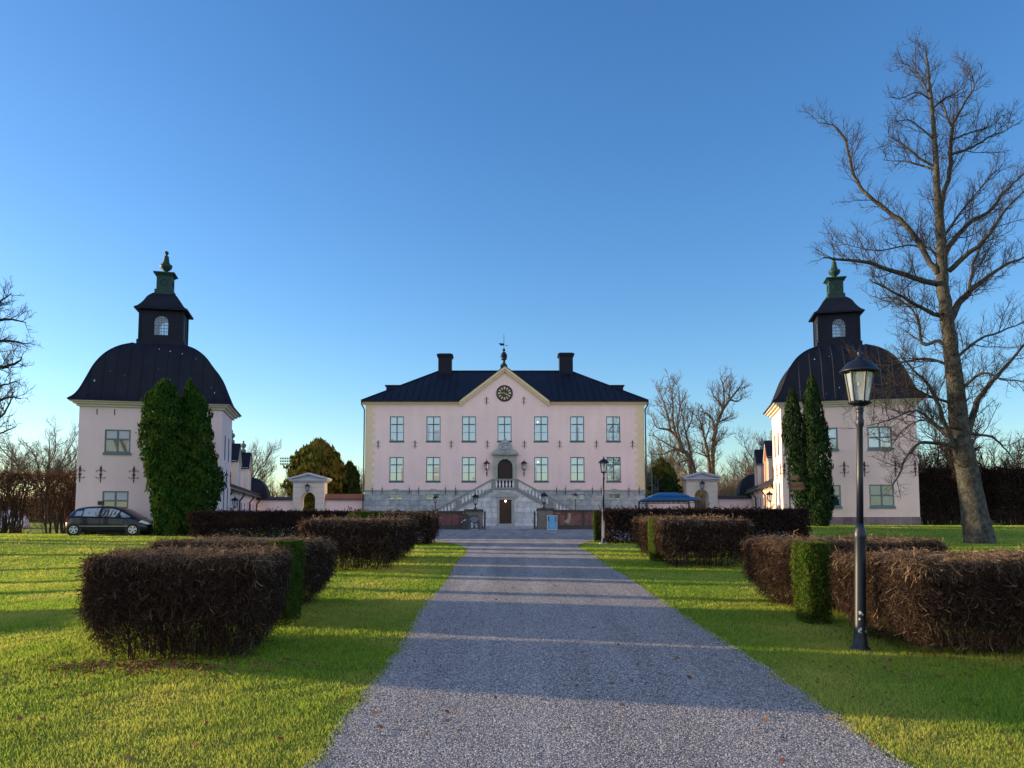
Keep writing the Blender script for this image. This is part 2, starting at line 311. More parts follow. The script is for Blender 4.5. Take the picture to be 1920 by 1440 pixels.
# ---------------------------------------------------------------- ground, gravel
def ground_mats():
    m = bpy.data.materials.new('lawn_soil'); m.use_nodes = True; N = m.node_tree.nodes; L = m.node_tree.links; b = N['Principled BSDF']
    b.inputs['Roughness'].default_value = .95; b.inputs['Specular IOR Level'].default_value = .1
    g = N.new('ShaderNodeNewGeometry'); n = N.new('ShaderNodeTexNoise'); n.inputs['Scale'].default_value = .6; n.inputs['Detail'].default_value = 8
    n2 = N.new('ShaderNodeTexNoise'); n2.inputs['Scale'].default_value = 22; n2.inputs['Detail'].default_value = 5
    L.new(g.outputs['Position'], n.inputs['Vector']); L.new(g.outputs['Position'], n2.inputs['Vector'])
    r = N.new('ShaderNodeValToRGB'); e = r.color_ramp.elements
    e[0].position = .3; e[0].color = (.08,.15,.016,1); e[1].position = .72; e[1].color = (.30,.33,.05,1)
    a = N.new('ShaderNodeMath'); a.operation = 'MULTIPLY_ADD'; a.inputs[1].default_value = .5; L.new(n2.outputs['Fac'], a.inputs[0])
    q = N.new('ShaderNodeMath'); q.operation = 'MULTIPLY'; q.inputs[1].default_value = .5; L.new(n.outputs['Fac'], q.inputs[0]); L.new(q.outputs[0], a.inputs[2])
    L.new(a.outputs[0], r.inputs[0]); L.new(r.outputs[0], b.inputs['Base Color'])
    n3 = N.new('ShaderNodeTexNoise'); n3.inputs['Scale'].default_value = 60; n3.inputs['Detail'].default_value = 3; L.new(g.outputs['Position'], n3.inputs['Vector'])
    bp = N.new('ShaderNodeBump'); bp.inputs['Strength'].default_value = 1; bp.inputs['Distance'].default_value = .04; L.new(n3.outputs['Fac'], bp.inputs['Height']); L.new(bp.outputs[0], b.inputs['Normal'])
    m2 = bpy.data.materials.new('gravel'); m2.use_nodes = True; N = m2.node_tree.nodes; L = m2.node_tree.links; b = N['Principled BSDF']
    b.inputs['Roughness'].default_value = .85; b.inputs['Specular IOR Level'].default_value = .25
    g = N.new('ShaderNodeNewGeometry'); v = N.new('ShaderNodeTexVoronoi'); v.inputs['Scale'].default_value = 75
    L.new(g.outputs['Position'], v.inputs['Vector'])
    sp = N.new('ShaderNodeSeparateColor'); L.new(v.outputs['Color'], sp.inputs[0])
    r = N.new('ShaderNodeValToRGB'); e = r.color_ramp.elements; e[0].position = 0; e[0].color = (.11,.105,.115,1); e[1].position = 1; e[1].color = (.68,.62,.57,1)
    x = r.color_ramp.elements.new(.6); x.color = (.33,.31,.305,1)
    L.new(sp.outputs[0], r.inputs[0])
    mp = N.new('ShaderNodeMapping'); mp.inputs['Scale'].default_value = (1.9, .16, 1); L.new(g.outputs['Position'], mp.inputs['Vector'])
    n = N.new('ShaderNodeTexNoise'); n.inputs['Scale'].default_value = 1; n.inputs['Detail'].default_value = 9; n.inputs['Roughness'].default_value = .62; L.new(mp.outputs[0], n.inputs['Vector'])
    mr = N.new('ShaderNodeMapRange'); mr.inputs[1].default_value = .3; mr.inputs[2].default_value = .7; mr.inputs[3].default_value = .68; mr.inputs[4].default_value = 1.25; L.new(n.outputs['Fac'], mr.inputs[0])
    mx = N.new('ShaderNodeMix'); mx.data_type = 'RGBA'; mx.blend_type = 'MULTIPLY'; mx.inputs[0].default_value = 1; L.new(r.outputs[0], mx.inputs[6]); L.new(mr.outputs[0], mx.inputs[7]); L.new(mx.outputs[2], b.inputs['Base Color'])
    n3 = N.new('ShaderNodeTexNoise'); n3.inputs['Scale'].default_value = 45; n3.inputs['Detail'].default_value = 4; L.new(g.outputs['Position'], n3.inputs['Vector'])
    ad = N.new('ShaderNodeMath'); ad.operation = 'SUBTRACT'; L.new(n3.outputs['Fac'], ad.inputs[0]); L.new(v.outputs['Distance'], ad.inputs[1])
    bp = N.new('ShaderNodeBump'); bp.inputs['Strength'].default_value = 1; bp.inputs['Distance'].default_value = .022; L.new(ad.outputs[0], bp.inputs['Height']); L.new(bp.outputs[0], b.inputs['Normal'])
    m3 = m2.copy(); m3.name = 'pale_gravel'
    for nd in m3.node_tree.nodes:
        if nd.type == 'VALTORGB':
            for el, c in zip(nd.color_ramp.elements, ((.32,.33,.36,1),(.45,.45,.46,1),(.62,.61,.6,1))): el.color = c
    return m, m2, m3
lawnm, gravel, pgravel = ground_mats()
xs = np.unique(np.concatenate([np.linspace(-600,-60,10), np.linspace(-60,-20,21), np.linspace(-20,20,81), np.linspace(20,60,21), np.linspace(60,600,10)]))
ys = np.unique(np.concatenate([np.linspace(-300,-10,8), np.linspace(-10,35,91), np.linspace(35,80,46), np.linspace(80,900,12)]))
gx, gy = np.meshgrid(xs, ys); V = np.stack([gx, gy, H(gx, gy)], -1).reshape(-1, 3)
ny, nx = gx.shape; I = np.arange(ny*nx).reshape(ny, nx)
Fq = np.stack([I[:-1,:-1], I[:-1,1:], I[1:,1:], I[1:,:-1]], -1).reshape(-1, 4)
tag(link('ground', arr_mesh('ground', V, Fq, lawnm, smooth=True)), kind='structure')
def edgeL(y):
    w = .03*math.sin(y*.9)+.016*math.sin(y*5.9+1)+.022*math.sin(y*17.3)*math.sin(y*7.7)
    return -1.16+w-1.9*max(0, (y-24)/7)**2 if y < 31.5 else -14
def edgeR(y):
    w = .03*math.sin(y*.8+2)+.016*math.sin(y*6.7)+.022*math.sin(y*15.1)*math.sin(y*6.9)
    return 2.52+w+1.5*max(0, (y-25.5)/6)**2 if y < 31.5 else 13
def strip(name, rows, m, dz, kind='structure', nsub=8):
    Vv = []; n = nsub+1
    for y, a, b in rows:
        for i in range(n):
            x = a+(b-a)*i/nsub; Vv.append((x, y, h(x, y)+dz))
    Fv = [(r*n+i, r*n+i+1, (r+1)*n+i+1, (r+1)*n+i) for r in range(len(rows)-1) for i in range(n-1)]
    return tag(link(name, arr_mesh(name, np.array(Vv), np.array(Fv), m, smooth=True)), kind=kind)
rows = [(y, edgeL(y), edgeR(y)) for y in np.arange(-8, 31.51, .06)]
strip('road', rows, gravel, .012)
rows = [(y, -12.0, 13.0) for y in np.arange(31.5, 55.3, .5)]
strip('forecourt', rows, gravel, .013, nsub=30)
strip('courtyard', [(y, -22, 22) for y in np.arange(55.4, 72, .6)], pgravel, .012, nsub=40)
def on_road(x, y):
    L_ = np.array([edgeL(v) for v in np.linspace(-8, 31.5, 400)]); R_ = np.array([edgeR(v) for v in np.linspace(-8, 31.5, 400)])
    q = np.linspace(-8, 31.5, 400); l = np.interp(y, q, L_); r = np.interp(y, q, R_)
    road = (y < 31.45) & (x > l) & (x < r); court = (y >= 31.45) & (x > -12) & (x < 13)
    return road | court
# grass blades, one mass of turf
bands = [(2.8, 6, 5200), (6, 9, 3600), (9, 13, 2000), (13, 19, 1000), (19, 28, 420), (28, 43, 130)]
XX = []; YY = []
for a, b, dn in bands:
    wl = -.80*b-.8; wr = .82*b+.8; n = int((wr-wl)*(b-a)*dn)
    x = rng.uniform(wl, wr, n); y = rng.uniform(a, b, n)
    k = (np.abs(x) < .8*y+1.0); x, y = x[k], y[k]
    jx = rng.normal(0, .05, len(x)); k = ~on_road(x+jx, y); XX.append(x[k]); YY.append(y[k])
x = np.concatenate(XX); y = np.concatenate(YY); n = len(x); z = H(x, y)
clump = np.sin(x*7.1+np.sin(y*5)*2)*np.sin(y*6.3+np.cos(x*3)*2)
big = np.sin(x*1.3+2*np.sin(y*.9))*np.sin(y*1.1+1.5*np.cos(x*.7)); ht = rng.uniform(.013, .036, n)*(1+.35*clump+.3*big)*(1+.012*y); wd = .0022+.00045*y
th = rng.uniform(0, 2*np.pi, n); ln = rng.uniform(.1, .9, n)*ht; la = rng.uniform(0, 2*np.pi, n)
dx, dy = np.cos(th)*wd, np.sin(th)*wd
Vb = np.stack([np.stack([x-dx, y-dy, z-.003], -1), np.stack([x+dx, y+dy, z-.003], -1), np.stack([x+np.cos(la)*ln, y+np.sin(la)*ln, z+ht], -1)], 1).reshape(-1, 3)
tag(link('grass', arr_mesh('grass', Vb, np.arange(3*n).reshape(-1, 3), grassb)), 'short yellow green winter lawn on both sides of the gravel drive', 'grass', kind='stuff')
print('blades', n)
# loose stones on the near part of the drive
n = 130000; y = 3.5+9.5*rng.uniform(0,1,n)**1.3; l = np.array([edgeL(v) for v in np.linspace(3,14,200)]); r2 = np.array([edgeR(v) for v in np.linspace(3,14,200)]); q = np.linspace(3,14,200)
a = np.interp(y,q,l)-.06; b = np.interp(y,q,r2)+.06; x = a+(b-a)*rng.uniform(0,1,n); z = H(x,y)+.012; s_ = rng.uniform(.0032,.0092,n)
o = np.array([[1,0,0],[0,1,0],[-1,0,0],[0,-1,0],[0,0,.8]])[None]*rng.uniform(.6,1.25,(n,5,1)); an = rng.uniform(0,6.28,n); c_, s2 = np.cos(an), np.sin(an)
O = np.stack([o[:,:,0]*c_[:,None]-o[:,:,1]*s2[:,None], o[:,:,0]*s2[:,None]+o[:,:,1]*c_[:,None], o[:,:,2]], -1)*s_[:,None,None]
V = (np.stack([x,y,z-.001],-1)[:,None]+O).reshape(-1,3); Ft = (np.array([[0,1,4],[1,2,4],[2,3,4],[3,0,4]])[None]+5*np.arange(n)[:,None,None]).reshape(-1,3)
tag(link('gravel_stones', arr_mesh('gravel_stones', V, Ft, mat('stone_chips', (.11,.105,.11), .85, col2=(.64,.58,.53), fac='island'))), 'loose grey and pinkish stone chips on the near part of the drive', 'gravel', kind='stuff')
# fallen leaves
C = []
for (cx, cy, sx, sy, n) in [(-3.75, 7.75, .4, .14, 380), (-3.3, 7.7, .8, .2, 160), (5.2, 7.6, 1.3, .4, 160), (0, 12, 9, 6, 450), (-4.5, 6.2, 2.4, 1.2, 260), (4.5, 6.4, 2.0, 1.2, 160), (-17, 36, 1.4, .8, 120), (12.6, 38.6, 1.5, .8, 80)]:
    C.append(np.stack([rng.normal(cx, sx, n), rng.normal(cy, sy, n)], -1))
C = np.concatenate(C); C = C[(C[:,1] > 3)]; z = H(C[:,0], C[:,1])+rng.uniform(.012, .05, len(C))
Nn = unit(len(C))*.6+np.array([0, 0, 1.]); Nn /= np.linalg.norm(Nn, axis=1, keepdims=True)
V, Fq = cards(np.column_stack([C, z]), Nn, rng.uniform(.015, .035, len(C)), .7)
tag(link('fallen_leaves', arr_mesh('fallen_leaves', V, Fq, deadleaf)), 'scattered red and brown fallen leaves on the lawn', 'leaves', kind='stuff')
# ---------------------------------------------------------------- hedges
HREF = {}
def hedge_mesh(key, w, d, hh, N_, mats, stems=140, taper=.28, thick=.0035, tall=False, seed=1, ln=(.10,.30), stem_r=.0085, core=True, leaves=0):
    if key in HREF: return HREF[key]
    r = np.random.default_rng(seed); parts = []
    areas = np.array([w*hh*1.2, w*hh*.6, d*hh, d*hh, w*d*1.1]); cnt = r.multinomial(N_, areas/areas.sum())
    P = []; Nr = []
    for i, c in enumerate(cnt):
        a = r.uniform(-1, 1, c); b = r.uniform(0, 1, c)**.85; o = np.ones(c)
        if i == 0: p = np.stack([a*w/2, -o*d/2, b*hh], -1); n = (0,-1,0)
        if i == 1: p = np.stack([a*w/2, o*d/2, b*hh], -1); n = (0,1,0)
        if i == 2: p = np.stack([-o*w/2, a*d/2, b*hh], -1); n = (-1,0,0)
        if i == 3: p = np.stack([o*w/2, a*d/2, b*hh], -1); n = (1,0,0)
        if i == 4: p = np.stack([a*w/2, r.uniform(-1,1,c)*d/2, o*hh], -1); n = (0,0,1)
        P.append(p); Nr.append(np.tile(np.array(n, float), (c, 1)))
    P = np.concatenate(P); Nr = np.concatenate(Nr); n = len(P)
    # rounded corners, lumpy clipping, narrower foot
    rad = .13*min(w, d); q = np.maximum(np.abs(P[:,:2])-np.array([w/2-rad, d/2-rad]), 0); l = np.linalg.norm(q, axis=1)
    f = np.where(l > rad, rad/np.maximum(l, 1e-6), 1); P[:,:2] = np.sign(P[:,:2])*(np.minimum(np.abs(P[:,:2]), [w/2-rad, d/2-rad])+q*f[:,None])
    lump = .03*np.sin(P[:,0]*5.1+P[:,2]*4)*np.sin(P[:,1]*4.3+P[:,2]*3.1+1)
    tp = taper*np.clip((.55*hh-P[:,2])/(.55*hh), 0, 1)**1.5
    s = 1-(tp/np.array(max(w, d)/2)).reshape(-1); P[:,0] *= np.clip(1-tp/(w/2), .3, 1); P[:,1] *= np.clip(1-tp/(d/2), .3, 1)
    P += Nr*(lump[:,None]+r.normal(0, .013, (n,1))); P[:,2] = np.maximum(P[:,2], .02)
    k = (P[:,2] > .46*hh) | (r.uniform(0,1,len(P)) < .06+(P[:,2]/hh)**1.3*1.9) | ((thick > .006) & (not tall)) | (P[:,2] > 1.5); P, Nr = P[k], Nr[k]; n = len(P)
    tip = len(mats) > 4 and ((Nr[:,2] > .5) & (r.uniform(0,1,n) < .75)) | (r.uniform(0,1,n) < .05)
    L_ = r.uniform(*ln, n)[:,None]
    D = Nr*.45+np.array([0,0,.3])+unit(n, r)*.85; D /= np.linalg.norm(D, axis=1, keepdims=True)
    e = P+Nr*r.uniform(-.05, .032, (n,1)); b = e-D*L_; mid = (e+b)/2+unit(n, r)*L_*.22; b[:,2] = np.maximum(b[:,2], .0)
    T = np.stack([b, mid, e], 1); rr = np.stack([np.full(n, thick*1.4), np.full(n, thick), np.full(n, thick*.45)], 1)*r.uniform(.6, 1.5, (n,1))
    if len(mats) > 4:
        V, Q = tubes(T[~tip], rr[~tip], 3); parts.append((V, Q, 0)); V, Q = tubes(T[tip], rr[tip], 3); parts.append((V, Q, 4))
    else: V, Q = tubes(T, rr, 3); parts.append((V, Q, 0))
    # inner twigs
    m = N_//4; b = np.stack([r.uniform(-.42,.42,m)*w, r.uniform(-.42,.42,m)*d, r.uniform(.35,.95,m)*hh], -1); D = unit(m, r)+np.array([0,0,.5]); D /= np.linalg.norm(D, axis=1, keepdims=True)
    L2 = r.uniform(.1,.25,m)[:,None]; T = np.stack([b, b+D*L2*.5+unit(m, r)*.03, b+D*L2], 1); T[:,:,2] = np.minimum(T[:,:,2], hh)
    V, Q = tubes(T, np.full((m,3), thick*1.3), 3); parts.append((V, Q, 0))
    # stems
    m = stems; b = np.stack([r.uniform(-.40,.40,m)*w, r.uniform(-.36,.36,m)*d, np.zeros(m)], -1); b[:,:2] *= .85
    e = b*np.array([1.22,1.22,1])+np.column_stack([r.normal(0,.08*w**.5,m), r.normal(0,.08,m), r.uniform(.6,.97,m)*hh])
    e[:,0] = np.clip(e[:,0], -w/2+.05, w/2-.05); e[:,1] = np.clip(e[:,1], -d/2+.05, d/2-.05)
    t = np.linspace(0, 1, 6)[None,:,None]; T = b[:,None]+(e-b)[:,None]*t; T[:,1:-1] += r.normal(0, .028*(1+tall), (m,4,3))
    rr = stem_r*r.uniform(.6,1.4,(m,1))*np.linspace(1.1,.45,6)[None]; V, Q = tubes(T, rr, 5); parts.append((V, Q, 1))
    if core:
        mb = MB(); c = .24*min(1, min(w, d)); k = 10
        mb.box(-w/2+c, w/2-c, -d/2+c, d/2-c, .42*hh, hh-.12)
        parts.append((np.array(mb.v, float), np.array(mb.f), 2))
    if leaves:
        k = r.integers(0, len(P), leaves); Cc = P[k]-Nr[k]*r.uniform(0,.15,(leaves,1)); V, Q = cards(Cc, unit(leaves, r), r.uniform(.02,.045,leaves)); parts.append((V, Q, 3))
    V, Q, M_ = join(parts); HREF[key] = arr_mesh(key, V, Q, mats, M_); return HREF[key]
def hedge(name, me, x, y, label, group, rz=0, sx=1, sz=1, cat='hedge'):
    o = link(name, me, None, (x, y, h(x, y)-.01)); o.rotation_euler[2] = rz; o.scale = (sx, 1, sz); return tag(o, label, cat, group)
HM = [twigm, barkd, twigd, deadleaf, twiglit]
GB = 'clipped bare hedge blocks lining the drive'
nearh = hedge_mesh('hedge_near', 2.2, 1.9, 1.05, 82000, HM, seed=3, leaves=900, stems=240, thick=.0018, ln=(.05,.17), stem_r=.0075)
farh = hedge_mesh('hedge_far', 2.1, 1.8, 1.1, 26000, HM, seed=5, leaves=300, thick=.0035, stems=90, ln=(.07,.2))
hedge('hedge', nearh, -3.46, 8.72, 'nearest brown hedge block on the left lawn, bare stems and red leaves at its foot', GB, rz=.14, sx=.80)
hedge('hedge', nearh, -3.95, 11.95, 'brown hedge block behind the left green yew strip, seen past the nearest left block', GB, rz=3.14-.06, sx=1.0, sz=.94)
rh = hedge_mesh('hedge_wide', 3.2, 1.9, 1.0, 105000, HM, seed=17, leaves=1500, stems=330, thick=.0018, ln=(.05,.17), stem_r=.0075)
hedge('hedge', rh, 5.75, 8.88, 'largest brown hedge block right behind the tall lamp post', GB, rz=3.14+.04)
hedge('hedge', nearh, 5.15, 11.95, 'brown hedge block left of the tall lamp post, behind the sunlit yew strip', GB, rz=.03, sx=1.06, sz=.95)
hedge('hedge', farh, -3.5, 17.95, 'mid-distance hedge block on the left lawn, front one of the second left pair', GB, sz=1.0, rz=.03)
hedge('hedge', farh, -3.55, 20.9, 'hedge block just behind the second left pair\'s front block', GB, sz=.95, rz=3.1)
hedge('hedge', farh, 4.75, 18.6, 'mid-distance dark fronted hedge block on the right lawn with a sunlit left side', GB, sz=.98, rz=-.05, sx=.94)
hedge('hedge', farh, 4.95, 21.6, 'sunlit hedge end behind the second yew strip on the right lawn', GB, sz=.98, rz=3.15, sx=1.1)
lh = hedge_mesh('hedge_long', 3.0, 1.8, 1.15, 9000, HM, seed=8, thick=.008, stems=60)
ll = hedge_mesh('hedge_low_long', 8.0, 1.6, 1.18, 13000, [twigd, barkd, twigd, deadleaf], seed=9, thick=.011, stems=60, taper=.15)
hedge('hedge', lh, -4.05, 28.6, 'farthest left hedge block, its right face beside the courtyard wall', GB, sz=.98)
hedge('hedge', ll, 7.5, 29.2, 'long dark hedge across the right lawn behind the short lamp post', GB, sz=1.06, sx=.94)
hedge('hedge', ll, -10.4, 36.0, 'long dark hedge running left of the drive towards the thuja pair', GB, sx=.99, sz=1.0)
def leafy(key, w, d, hh, n, size, m, seed=1):
    r = np.random.default_rng(seed); u = r.uniform(-1, 1, (n,3)); ax = r.integers(0, 5, n)
    P = u*[w/2, d/2, hh/2]+[0, 0, hh/2]
    for i, (a, s_) in enumerate(((0,-1),(0,1),(1,-1),(1,1),(2,1))):
        k = ax == i; P[k, a] = s_*[w/2, d/2, hh/2][a]+(hh/2 if a == 2 else 0)
    P[:,:2] *= (1+.09*np.sin(P[:,2]*9+P[:,0]*14)*np.sin(P[:,1]*11+P[:,2]*5))[:,None]; P += r.normal(0, .035, (n,3)); P[:,:2] *= (1-.15*np.clip(.4*hh-P[:,2], 0, 1)/.4/hh)[:,None]; P[:,2] = np.clip(P[:,2], .02, hh+.03)
    Nn = unit(n, r); V, Q = cards(P, Nn, r.uniform(.6,1.3,n)*size, .35)
    m2 = n//3; P2 = r.uniform(-.42, .42, (m2,3))*[w, d, hh*1.05]+[0, 0, hh/2]; V2, Q2 = cards(P2, unit(m2, r), np.full(m2, size*1.5), .6)
    st = MB()
    for i in range(5): st.tube([(w*(i-2)*.12, 0, 0), (w*(i-2)*.14, .02, hh*.4)], [.014, .009], 5)
    parts = [(V, Q, 0), (V2, Q2, 0)]; V, Q, M_ = join(parts); return arr_mesh(key, V, Q, [m], M_)
GY = 'green yew strips between the brown hedge blocks'
yw = leafy('yew_strip', .85, .75, 1.1, 16000, .022, yew, 4)
def yewat(x, y, lab, sx=1, sz=1, rz=0, sy=1):
    o = link('yew_bush', yw, None, (x, y, h(x, y))); o.scale = (sx, sy, sz); o.rotation_euler[2] = rz; tag(o, lab, 'shrub', GY)
yewat(-2.93, 10.42, 'narrow dark green yew strip between the two nearest left hedge blocks', .34, .96)
yewat(4.14, 10.42, 'sunlit yellow green yew strip between the two nearest right hedge blocks', .42, .94, 0, .62)
yewat(3.95, 20.05, 'small sunlit yew strip between the mid-distance right hedge blocks', .32, .96)
yewat(-4.6, 25.6, 'low green yew tuft between the far left hedge blocks', 1.0, 1.06)
yewat(3.72, 30.6, 'dark yew bush beside the short lamp post by the courtyard wall', .34, 1.05)
hedge('hedge', farh, -12.6, 12.3, 'hedge block out of view left of the nearest lawn', GB, sx=.9)
# tall clipped hedges beside the pavilions
th_ = hedge_mesh('tall_hedge', 3.4, 1.0, 3.35, 1900, [twigt, barkd, twigd, deadleaf], seed=11, thick=.011, stems=46, tall=True, ln=(.25,.7), stem_r=.04, core=False, leaves=1700, taper=.1)
hedge('tall_hedge', th_, -24.0, 42.5, 'tall see-through clipped hedge behind the black car', 'tall clipped hedges beside the pavilions')
hedge('tall_hedge', th_, -27.9, 42.9, 'tall clipped hedge at the far left edge beside the white tent', 'tall clipped hedges beside the pavilions')
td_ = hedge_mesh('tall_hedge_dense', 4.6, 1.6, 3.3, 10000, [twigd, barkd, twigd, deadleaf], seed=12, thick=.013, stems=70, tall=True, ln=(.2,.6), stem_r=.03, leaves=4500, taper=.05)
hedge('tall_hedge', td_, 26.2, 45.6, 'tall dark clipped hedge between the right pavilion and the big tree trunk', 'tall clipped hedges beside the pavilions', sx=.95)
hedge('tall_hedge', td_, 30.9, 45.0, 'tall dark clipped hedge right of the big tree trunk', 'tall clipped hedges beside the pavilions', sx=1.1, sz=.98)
# evergreen columns
def evergreen(name, x, y, prof, n, size, m, label, group, cat, seed, peaks=1, lumps=.12, rings=None, depth=1.0, trunkr=.12, up=.5):
    """prof: (height, offset x, radius)"""
    r = np.random.default_rng(seed); p = np.array(prof, float); top = p[-1,0]
    q = r.uniform(0, 1, n*3); hh = q*top; rad = np.interp(hh, p[:,0], p[:,2]); k = r.uniform(0, p[:,2].max(), n*3) < rad+.08; hh = hh[k][:n]; n = len(hh)
    rad = np.interp(hh, p[:,0], p[:,2]); off = np.interp(hh, p[:,0], p[:,1]); th = r.uniform(0, 2*np.pi, n)
    l = 1+lumps*np.sin(th*3+hh*2.1+seed)*np.sin(hh*3.7+th*2)+lumps*.9*np.sin(th*5-hh*4.7)*np.cos(hh*1.9+seed)+lumps*.5*np.sin(hh*9+th*7)
    dd = np.where(r.uniform(0,1,n) < .75, r.uniform(.86,1.03,n), r.uniform(.3,.9,n)); rr = rad*l*dd*(1+r.normal(0,.035,n))
    C = np.column_stack([off+rr*np.cos(th), rr*np.sin(th)*depth, hh+r.normal(0,.05,n)])
    Nn = np.column_stack([np.cos(th), np.sin(th), np.full(n, .2)])+unit(n, r)*.8; Nn /= np.linalg.norm(Nn, axis=1, keepdims=True)
    # upright sprays: long axis upwards
    up_ = np.array([0,0,1.])+unit(n, r)*up; A = np.cross(Nn, up_); A /= np.linalg.norm(A, axis=1, keepdims=True)+1e-9; B = np.cross(A, Nn)
    s_ = (r.uniform(.6,1.4,n)*size)[:,None]
    V = np.stack([C-A*s_*.45, C-B*s_*.6, C+A*s_*.45, C+B*s_*1.2], 1).reshape(-1, 3)
    root = empty(name, (x, y, h(x, y)), 0, label, cat, group)
    link('foliage', arr_mesh('foliage', V, np.arange(4*n).reshape(-1, 4), m), root)
    mb = MB(); mb.tube([(0,0,-.1)]+[(float(np.interp(z_, p[:,0], p[:,1])), 0, z_) for z_ in np.linspace(.3, top*.85, 6)], [trunkr*1.3]+[trunkr*(1-.14*i) for i in range(6)], 7)
    mb.build('trunk', bark, root, smooth=True); return root
def proc(pts, D):  # silhouette rows (photo y, left x, right x) -> profile for a crown at depth D
    ym = pts[0][0]; xb = (pts[0][1]+pts[0][2])/2; out = []
    for yy, a, b in pts: out.append(((ym-yy)/F*D, ((a+b)/2-xb)/F*D, (b-a)/2/F*D))
    return X(xb, D), out
x, p = proc([(1004,305,352),(985,296,360),(950,288,350),(900,279,352),(850,271,354),(800,265,350),(765,264,342),(740,272,328),(724,286,320),(711,299,309)], 37.6)
evergreen('thuja_tree', x, 37.6, p, 16000, .105, thuja, 'left stem of the dark green thuja pair in front of the left pavilion', 'thuja pair', 'evergreen tree', 3, lumps=.13)
x, p = proc([(1003,335,392),(980,326,398),(950,322,402),(920,322,410),(900,320,413),(880,322,407),(850,326,398),(815,328,394),(790,332,388),(765,336,386),(742,338,372),(724,342,360),(714,347,353)], 38.3)
evergreen('thuja_tree', x, 38.3, p, 16000, .105, thuja, 'right bulging stem of the dark green thuja pair in front of the left pavilion', 'thuja pair', 'evergreen tree', 4, lumps=.13)
x, p = proc([(990,1512,1548),(970,1500,1545),(940,1488,1540),(900,1480,1528),(870,1477,1516),(830,1472,1514),(800,1473,1510),(770,1476,1504),(745,1482,1498),(732,1487,1493)], 40.3)
evergreen('cypress_tree', x, 40.3, p, 9000, .085, cypm, 'shorter left cypress beside the brown signpost', 'cypress pair', 'evergreen tree', 6, lumps=.13)
x, p = proc([(990,1526,1548),(970,1518,1556),(930,1512,1560),(880,1511,1559),(840,1511,1556),(800,1510,1552),(770,1512,1546),(745,1514,1542),(725,1519,1537),(707,1525,1531)], 39.8)
evergreen('cypress_tree', x, 39.8, p, 11000, .085, cypm, 'taller right cypress in front of the right pavilion', 'cypress pair', 'evergreen tree', 7, lumps=.1)
x, p = proc([(982,556,630),(925,548,636),(905,540,640),(890,540,644),(870,548,640),(855,556,632),(842,570,622),(834,582,610),(827,590,606)], 82)
evergreen('golden_conifer', x, 82, p, 9000, .34, goldc, 'broad golden green conifer behind the left gateway', 'conifers behind the courtyard walls', 'conifer', 8, lumps=.14, trunkr=.3)
x, p = proc([(982,640,676),(925,638,676),(905,637,674),(890,640,671),(876,645,664),(867,652,658)], 84)
evergreen('dark_conifer', x, 84, p, 3500, .26, darkc, 'small dark green conifer between the left gateway and the mansion', 'conifers behind the courtyard walls', 'conifer', 9, lumps=.12, trunkr=.2)
x, p = proc([(982,1215,1268),(935,1213,1270),(910,1213,1272),(895,1214,1270),(880,1218,1260),(868,1226,1250),(860,1236,1244)], 80)
evergreen('golden_conifer', x, 80, p, 3600, .26, goldc, 'small golden brown conifer right of the mansion behind the blue gazebo', 'conifers behind the courtyard walls', 'conifer', 10, lumps=.2, trunkr=.2)
x, p = proc([(982,1235,1275),(935,1233,1275),(915,1232,1274),(903,1238,1268),(893,1246,1260)], 77)
evergreen('dark_conifer', x, 77, p, 2200, .2, darkc, 'low dark green conifer just behind the blue gazebo roof', 'conifers behind the courtyard walls', 'conifer', 12, lumps=.15, trunkr=.15)
# ---------------------------------------------------------------- bare trees
def grow(limbs, r, lens=(1.5,.75,.35), gaps=(.33,.12,.075), rads=(.022,.010,.0055), upb=.25, start=.12):
    """limbs: list of (pts (K,3), radii). returns polylines per level with twigs grown on them"""
    levels = []; cur = [(np.array(p), np.array(q)) for p, q in limbs]
    for lv, (Ln, gap, rd) in enumerate(zip(lens, gaps, rads)):
        B = []; D = []; S_ = []; 
        for P, Q in cur:
            seg = np.linalg.norm(np.diff(P, axis=0), axis=1); cum = np.concatenate([[0], np.cumsum(seg)]); tot = cum[-1]
            n = max(1, int(tot*(1-start)/gap)); t = start*tot+(1-start)*tot*(np.arange(n)+r.uniform(0,1,n))/n
            pos = np.stack([np.interp(t, cum, P[:,i]) for i in range(3)], -1); i = np.clip(np.searchsorted(cum, t)-1, 0, len(seg)-1)
            tan = (P[i+1]-P[i])/(seg[i][:,None]+1e-9); side = unit(n, r); side -= tan*(side*tan).sum(1, keepdims=True); side /= np.linalg.norm(side, axis=1, keepdims=True)+1e-9
            d = tan*r.uniform(.35,.9,(n,1))+side*r.uniform(.6,1.1,(n,1))+np.array([0,0,upb]); d /= np.linalg.norm(d, axis=1, keepdims=True)
            B.append(pos); D.append(d); S_.append(np.full(n, min(1, .45+tot/ (Ln*4)))*r.uniform(.45,1.25,n)*(1-.45*(t/tot)))
        B = np.concatenate(B); D = np.concatenate(D); S_ = np.concatenate(S_)[:,None]*Ln; n = len(B); K = 5
        T = np.empty((n,K,3)); T[:,0] = B; d = D.copy(); 
        for k in range(1, K):
            d = d+unit(n, r)*.24+np.array([0,0,upb*.45]); d /= np.linalg.norm(d, axis=1, keepdims=True); T[:,k] = T[:,k-1]+d*S_/(K-1)
        rr = rd*(.5+S_/Ln*.6)*np.linspace(1,.4,K)[None]; levels.append((T, rr)); cur = list(zip(T, rr))
    return levels
